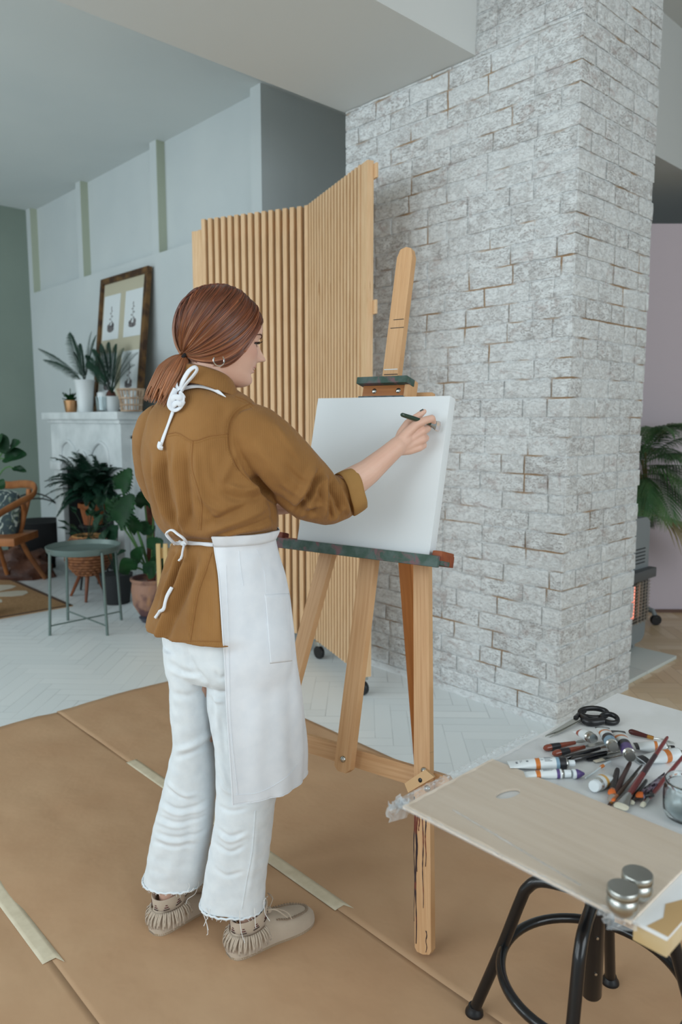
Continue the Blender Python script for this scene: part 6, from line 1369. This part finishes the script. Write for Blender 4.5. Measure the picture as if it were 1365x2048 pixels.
# ---- ties
def ribbon(pts, wd, name, par, depthD=None, lift=.004, n=50, th=.55, bv=None):
    bv = bv or SB; L1 = []
    for p in cr(pts, n):
        q = onbv(bv, p[0], p[1], lift+(p[2] if len(p) > 2 else 0)) if depthD is None else dep(p[0], p[1], depthD)
        if q is not None: L1.append(q)
    for _ in range(12): L1 = [L1[0]]+[(L1[i-1]+L1[i]*2+L1[i+1])/4 for i in range(1, len(L1)-1)]+[L1[-1]]
    tw = [wd*(1+.08*math.sin(i*.25)) for i in range(len(L1))]
    return L1, tw
m_ = MB()
for pts, wd, th in (([(430, 1090, .002), (405, 1088, .001), (380, 1087, .002), (352, 1089, .002)], .0048, .6), ([(376, 1086, .004), (378, 1072, .012), (366, 1060, .016), (350, 1056, .014), (344, 1062, .012), (352, 1074, .012), (368, 1082, .008)], .0042, .6), ([(374, 1088, .005), (374, 1105, .010), (370, 1118, .012), (366, 1126, .010)], .0052, .5), ([(366, 1086, .006), (374, 1084, .010), (380, 1088, .010), (374, 1094, .008), (367, 1090, .006)], .0050, .8)):
    L1, tw = ribbon(pts, wd, '', None); m_.tube(L1, tw, 10, flat=th)
m_.build('waist_tie', M['linen'], apron, smooth=80)
m_ = MB(); L1, tw = ribbon([(347, 1175, .001), (340, 1190, .002), (334, 1205, .004), (330, 1218, .005), (322, 1226, .004), (316, 1236, .004)], .0042, '', None); m_.tube(L1, tw, 10, flat=.6); m_.build('waist_tie', M['linen'], apron, smooth=80)
# neck strap and its knotted bow, lying against the back of the collar
def kn(L_, D, wd, n=36): 
    P_ = [dep(x, y, D+dd) for x, y, dd in cr([(q[0], q[1], (q[2] if len(q) > 2 else 0)) for q in L_], n)]
    return P_, [wd*(1+.10*math.sin(i*.3)) for i in range(n)]
h_ = onbv(SB, 362, 800); KD = (h_-CAM).dot(FH)-.012 if h_ is not None else 1.70
m_ = MB()
for pts, wd in (([(361, 778, 0), (366, 762, -.01), (378, 742, -.014), (390, 734, -.012), (394, 740, -.010), (386, 752, -.008), (372, 768, -.006), (364, 782, 0)], .0062),
                ([(358, 782, 0), (353, 772, .004), (351, 764, .008)], .0052),
                ([(352, 778, 0), (344, 796, -.006), (340, 812, -.008), (350, 820, -.008), (362, 812, -.010), (366, 796, -.010), (360, 784, -.006)], .0066),
                ([(343, 800, -.004), (350, 794, -.014), (360, 795, -.016), (368, 790, -.010)], .0070),
                ([(345, 812, -.006), (354, 806, -.016), (362, 808, -.016), (368, 802, -.008)], .0062),
                ([(348, 818, 0), (342, 834, .0), (334, 856, .002), (326, 878, .002), (321, 894, .002)], .0050),
                ([(321, 884, .0), (318, 894, 0), (326, 897, 0)], .0065)):
    Q, tw = kn(pts, KD, wd); m_.tube(Q, [v*1.08 for v in tw], 12, flat=.5)
m_.build('neck_tie', M['linen'], apron, smooth=80)
CB = BVHTree.FromPolygons([p for row in G for p in row], [(0, 1, 2, 3)]) if False else None
L1 = []
for p in cr([(364, 778), (385, 773), (405, 773), (430, 780), (452, 794)], 40):
    a_ = onbv(SB, p[0], p[1]); 
    L1.append(dep(p[0], p[1], (a_-CAM).dot(FH)-.014 if a_ is not None else 1.70))
for _ in range(6): L1 = [L1[0]]+[(L1[i-1]+L1[i]*2+L1[i+1])/4 for i in range(1, len(L1)-1)]+[L1[-1]]
MB().tube(L1, [.0042]*34+[.0042-.0006*i for i in range(1, 7)], 10, flat=.6).build('neck_strap', M['linen'], apron, smooth=80)

# ---- fringed suede moccasins
M['suede'] = mat('beige_suede', rgb(190, 174, 156), .95, rgb(178, 162, 144), 12, bump=.2, bsc=120, sheen=.2); M['sole'] = mat('gum_sole', rgb(160, 140, 116), .8); M['bead'] = mat('dark_red_beads', rgb(92, 44, 44), .5); M['beadb'] = mat('dark_brown_beads', rgb(70, 52, 46), .5)
def shoe(H_, T_, lab):
    d = (T_-H_).normalized(); L_ = (T_-H_).length; s_ = V((d.y, -d.x, 0)); Z = V((0, 0, 1))
    def sp_(u, v, z): return H_+d*u*L_+s_*v+Z*z
    prof_ = [(0, .012, .042), (.05, .028, .058), (.15, .034, .068), (.3, .035, .070), (.45, .036, .064), (.6, .041, .054), (.75, .044, .045), (.88, .038, .036), (.96, .024, .026), (1.0, .006, .014)]
    G = []
    for (u, w_, h) in cr(prof_, 60):
        row = []
        for k in range(41):
            t_ = math.pi*k/40; x = math.cos(t_); y = math.sin(t_); ro = abs(y)**.72
            row.append(sp_(u, w_*math.copysign(abs(x)**.8, x)*(1+.05*(1-y)), .004+h*ro))
        G.append(row)
    up_ = MB().grid(G); up_.add([p for row in (G[0], G[-1]) for p in row], [tuple(range(41)), tuple(range(41, 82))[::-1]])
    o_ = up_.build('moccasin', M['suede'], person, smooth=80)
    sl_ = MB(); ol = [sp_(u, w_*1.05, 0) for u, w_, h in cr(prof_, 40)]+[sp_(u, -w_*1.05, 0) for u, w_, h in cr(prof_, 40)[::-1]]; sl_.prism([p+Z*.0012 for p in ol], Z*.007); sl_.build('sole', M['sole'], o_)
    # ankle collar
    G = []
    for k in range(56):
        a = 2*math.pi*k/56; r_ = .040; row = []
        for (rr, z_) in ((.034, .060), (.0375, .062), (.040, .080), (.0415, .104), (.0405, .106), (.037, .104), (.034, .085)):
            row.append(sp_(.235, 0, 0)+d*math.cos(a)*rr*1.22+s_*math.sin(a)*rr+Z*(z_+.012*math.cos(a)*(z_ > .07)))
        G.append(row)
    MB().grid(G, closed_u=True).build('ankle_collar', M['suede'], o_, smooth=80)
    # zig-zag bead steps round the collar
    bd, bd2 = MB(), MB()
    for k in range(9):
        a0 = k*2*math.pi/9+.2
        for q_, (hw, zz) in enumerate(((.17, .076), (.11, .082), (.055, .088))):
            pts = [sp_(.235, 0, 0)+d*math.cos(a)*.0410*1.22+s_*math.sin(a)*.0410+Z*(zz+.012*math.cos(a)*.8) for a in (a0-hw, a0-hw/2, a0, a0+hw/2, a0+hw)]; (bd if q_ else bd2).tube(pts, .0013, 5)
    bd.build('beads', M['bead'], o_); bd2.build('beads', M['beadb'], o_)
    # fringe hanging from the collar seam
    fr_ = MB(); rnd = random.Random(3)
    for k in range(58):
        a = 2*math.pi*(k+.5)/58
        if math.cos(a) > .55: continue
        b0 = sp_(.235, 0, 0)+d*math.cos(a)*.040*1.22+s_*math.sin(a)*.040+Z*(.066+.006*math.cos(a)); o2 = (d*math.cos(a)+s_*math.sin(a)); ln = .040*rnd.uniform(.75, 1.1); tn = V((-o2.y, o2.x, 0)); sw = tn*rnd.uniform(-.006, .006); P_ = []
        for i in range(7):
            f = i/6; c_ = b0+o2*(.003+.016*math.sin(f*1.9)*(.8+.3*rnd.random()))+sw*f-Z*(ln*f**1.2); P_.append([c_-tn*.0024, c_+tn*.0024])
        fr_.grid(P_)
    fr_.build('fringe', M['suede'], o_, solid=.0012)
    # puckered vamp seam, laces
    vs__ = MB(); L1 = [sp_(.50, -.026, .062), sp_(.62, -.030, .052), sp_(.76, -.028, .047), sp_(.88, -.016, .040), sp_(.915, 0, .039), sp_(.88, .016, .040), sp_(.76, .028, .047), sp_(.62, .030, .052), sp_(.50, .026, .062)]
    L1 = crv(L1, 70); vs__.tube([p-Z*.001 for p in L1], .0022, 6)
    for i in range(1, 69, 2): q = L1[i]; t_ = (L1[i+1]-L1[i-1]).normalized(); o2 = V((t_.y, -t_.x, 0)); vs__.tube([q-o2*.004+Z*.0004, q+Z*.0016, q+o2*.004-Z*.0006], .0011, 5)
    vs__.build('vamp_seam', mat('suede_seam', rgb(150, 132, 114), .9), o_)
    lc = MB(); k0 = sp_(.46, 0, .078)
    for (pa, pb, pc_) in (((-.02, .02, .02), (.00, .038, .022), (.03, .045, -.008)), ((.02, -.01, .02), (.02, -.035, .02), (.04, -.04, -.01)), ((-.01, .01, .026), (-.015, .015, .05), (-.02, .03, .062)), ((.02, .01, .0), (.04, .03, -.008), (.045, .042, -.022)), ((.0, -.02, .0), (-.01, -.04, -.02), (.01, -.05, -.03))):
        lc.tube(crv([k0]+[k0+d*p[0]+s_*p[1]+Z*p[2] for p in (pa, pb, pc_)], 14), .0018, 6, flat=.5)
    lc.lathe(k0, [(0, -.006), (.008, -.004), (.010, 0), (.008, .005), (0, .007)], 14); lc.build('lace', M['suede'], o_)
    return o_
shoe(RH, RT, ''); shoe(LH, LT, '')

# ---- brush in her hand
a, b2 = dep(803, 829, 1.885), dep(881, 854, 1.953); d = (b2-a).normalized(); L_ = (b2-a).length; s_ = d.cross(V((0, 0, 1))).normalized(); wdd = (V((0, 0, 1))-d*d.z).normalized()
t = thing('paint_brush', 'dark green flat paintbrush held in the woman\'s raised hand, touching the canvas', 'paintbrush', (a+b2)/2)
MB().tube([a+d*(L_*f) for f in (0, .02, .06, .3, .6, .74)], [.0035, .0052, .0056, .0064, .0050, .0042], 16).build('handle', mat('dark_green_lacquer', rgb(34, 58, 44), .2, coat=.5), t)
def rr2(f, w_, h_): return [a+d*(L_*f)+wdd*math.cos(2*math.pi*k/20)*w_+s_*math.sin(2*math.pi*k/20)*h_ for k in range(20)]
MB().grid(list(zip(*[rr2(.73, .004, .004), rr2(.78, .0075, .0040), rr2(.88, .0125, .0034), rr2(.885, .006, .001)])), closed_u=True).build('ferrule', FER, t)
MB().grid(list(zip(*[rr2(.875, .0122, .0031), rr2(.93, .0140, .0032), rr2(.985, .0135, .0026), rr2(1.0, .006, .0008)])), closed_u=True).build('bristles', mat('grey_white_bristle', rgb(186, 184, 190), .7, rgb(206, 180, 150), 60), t)
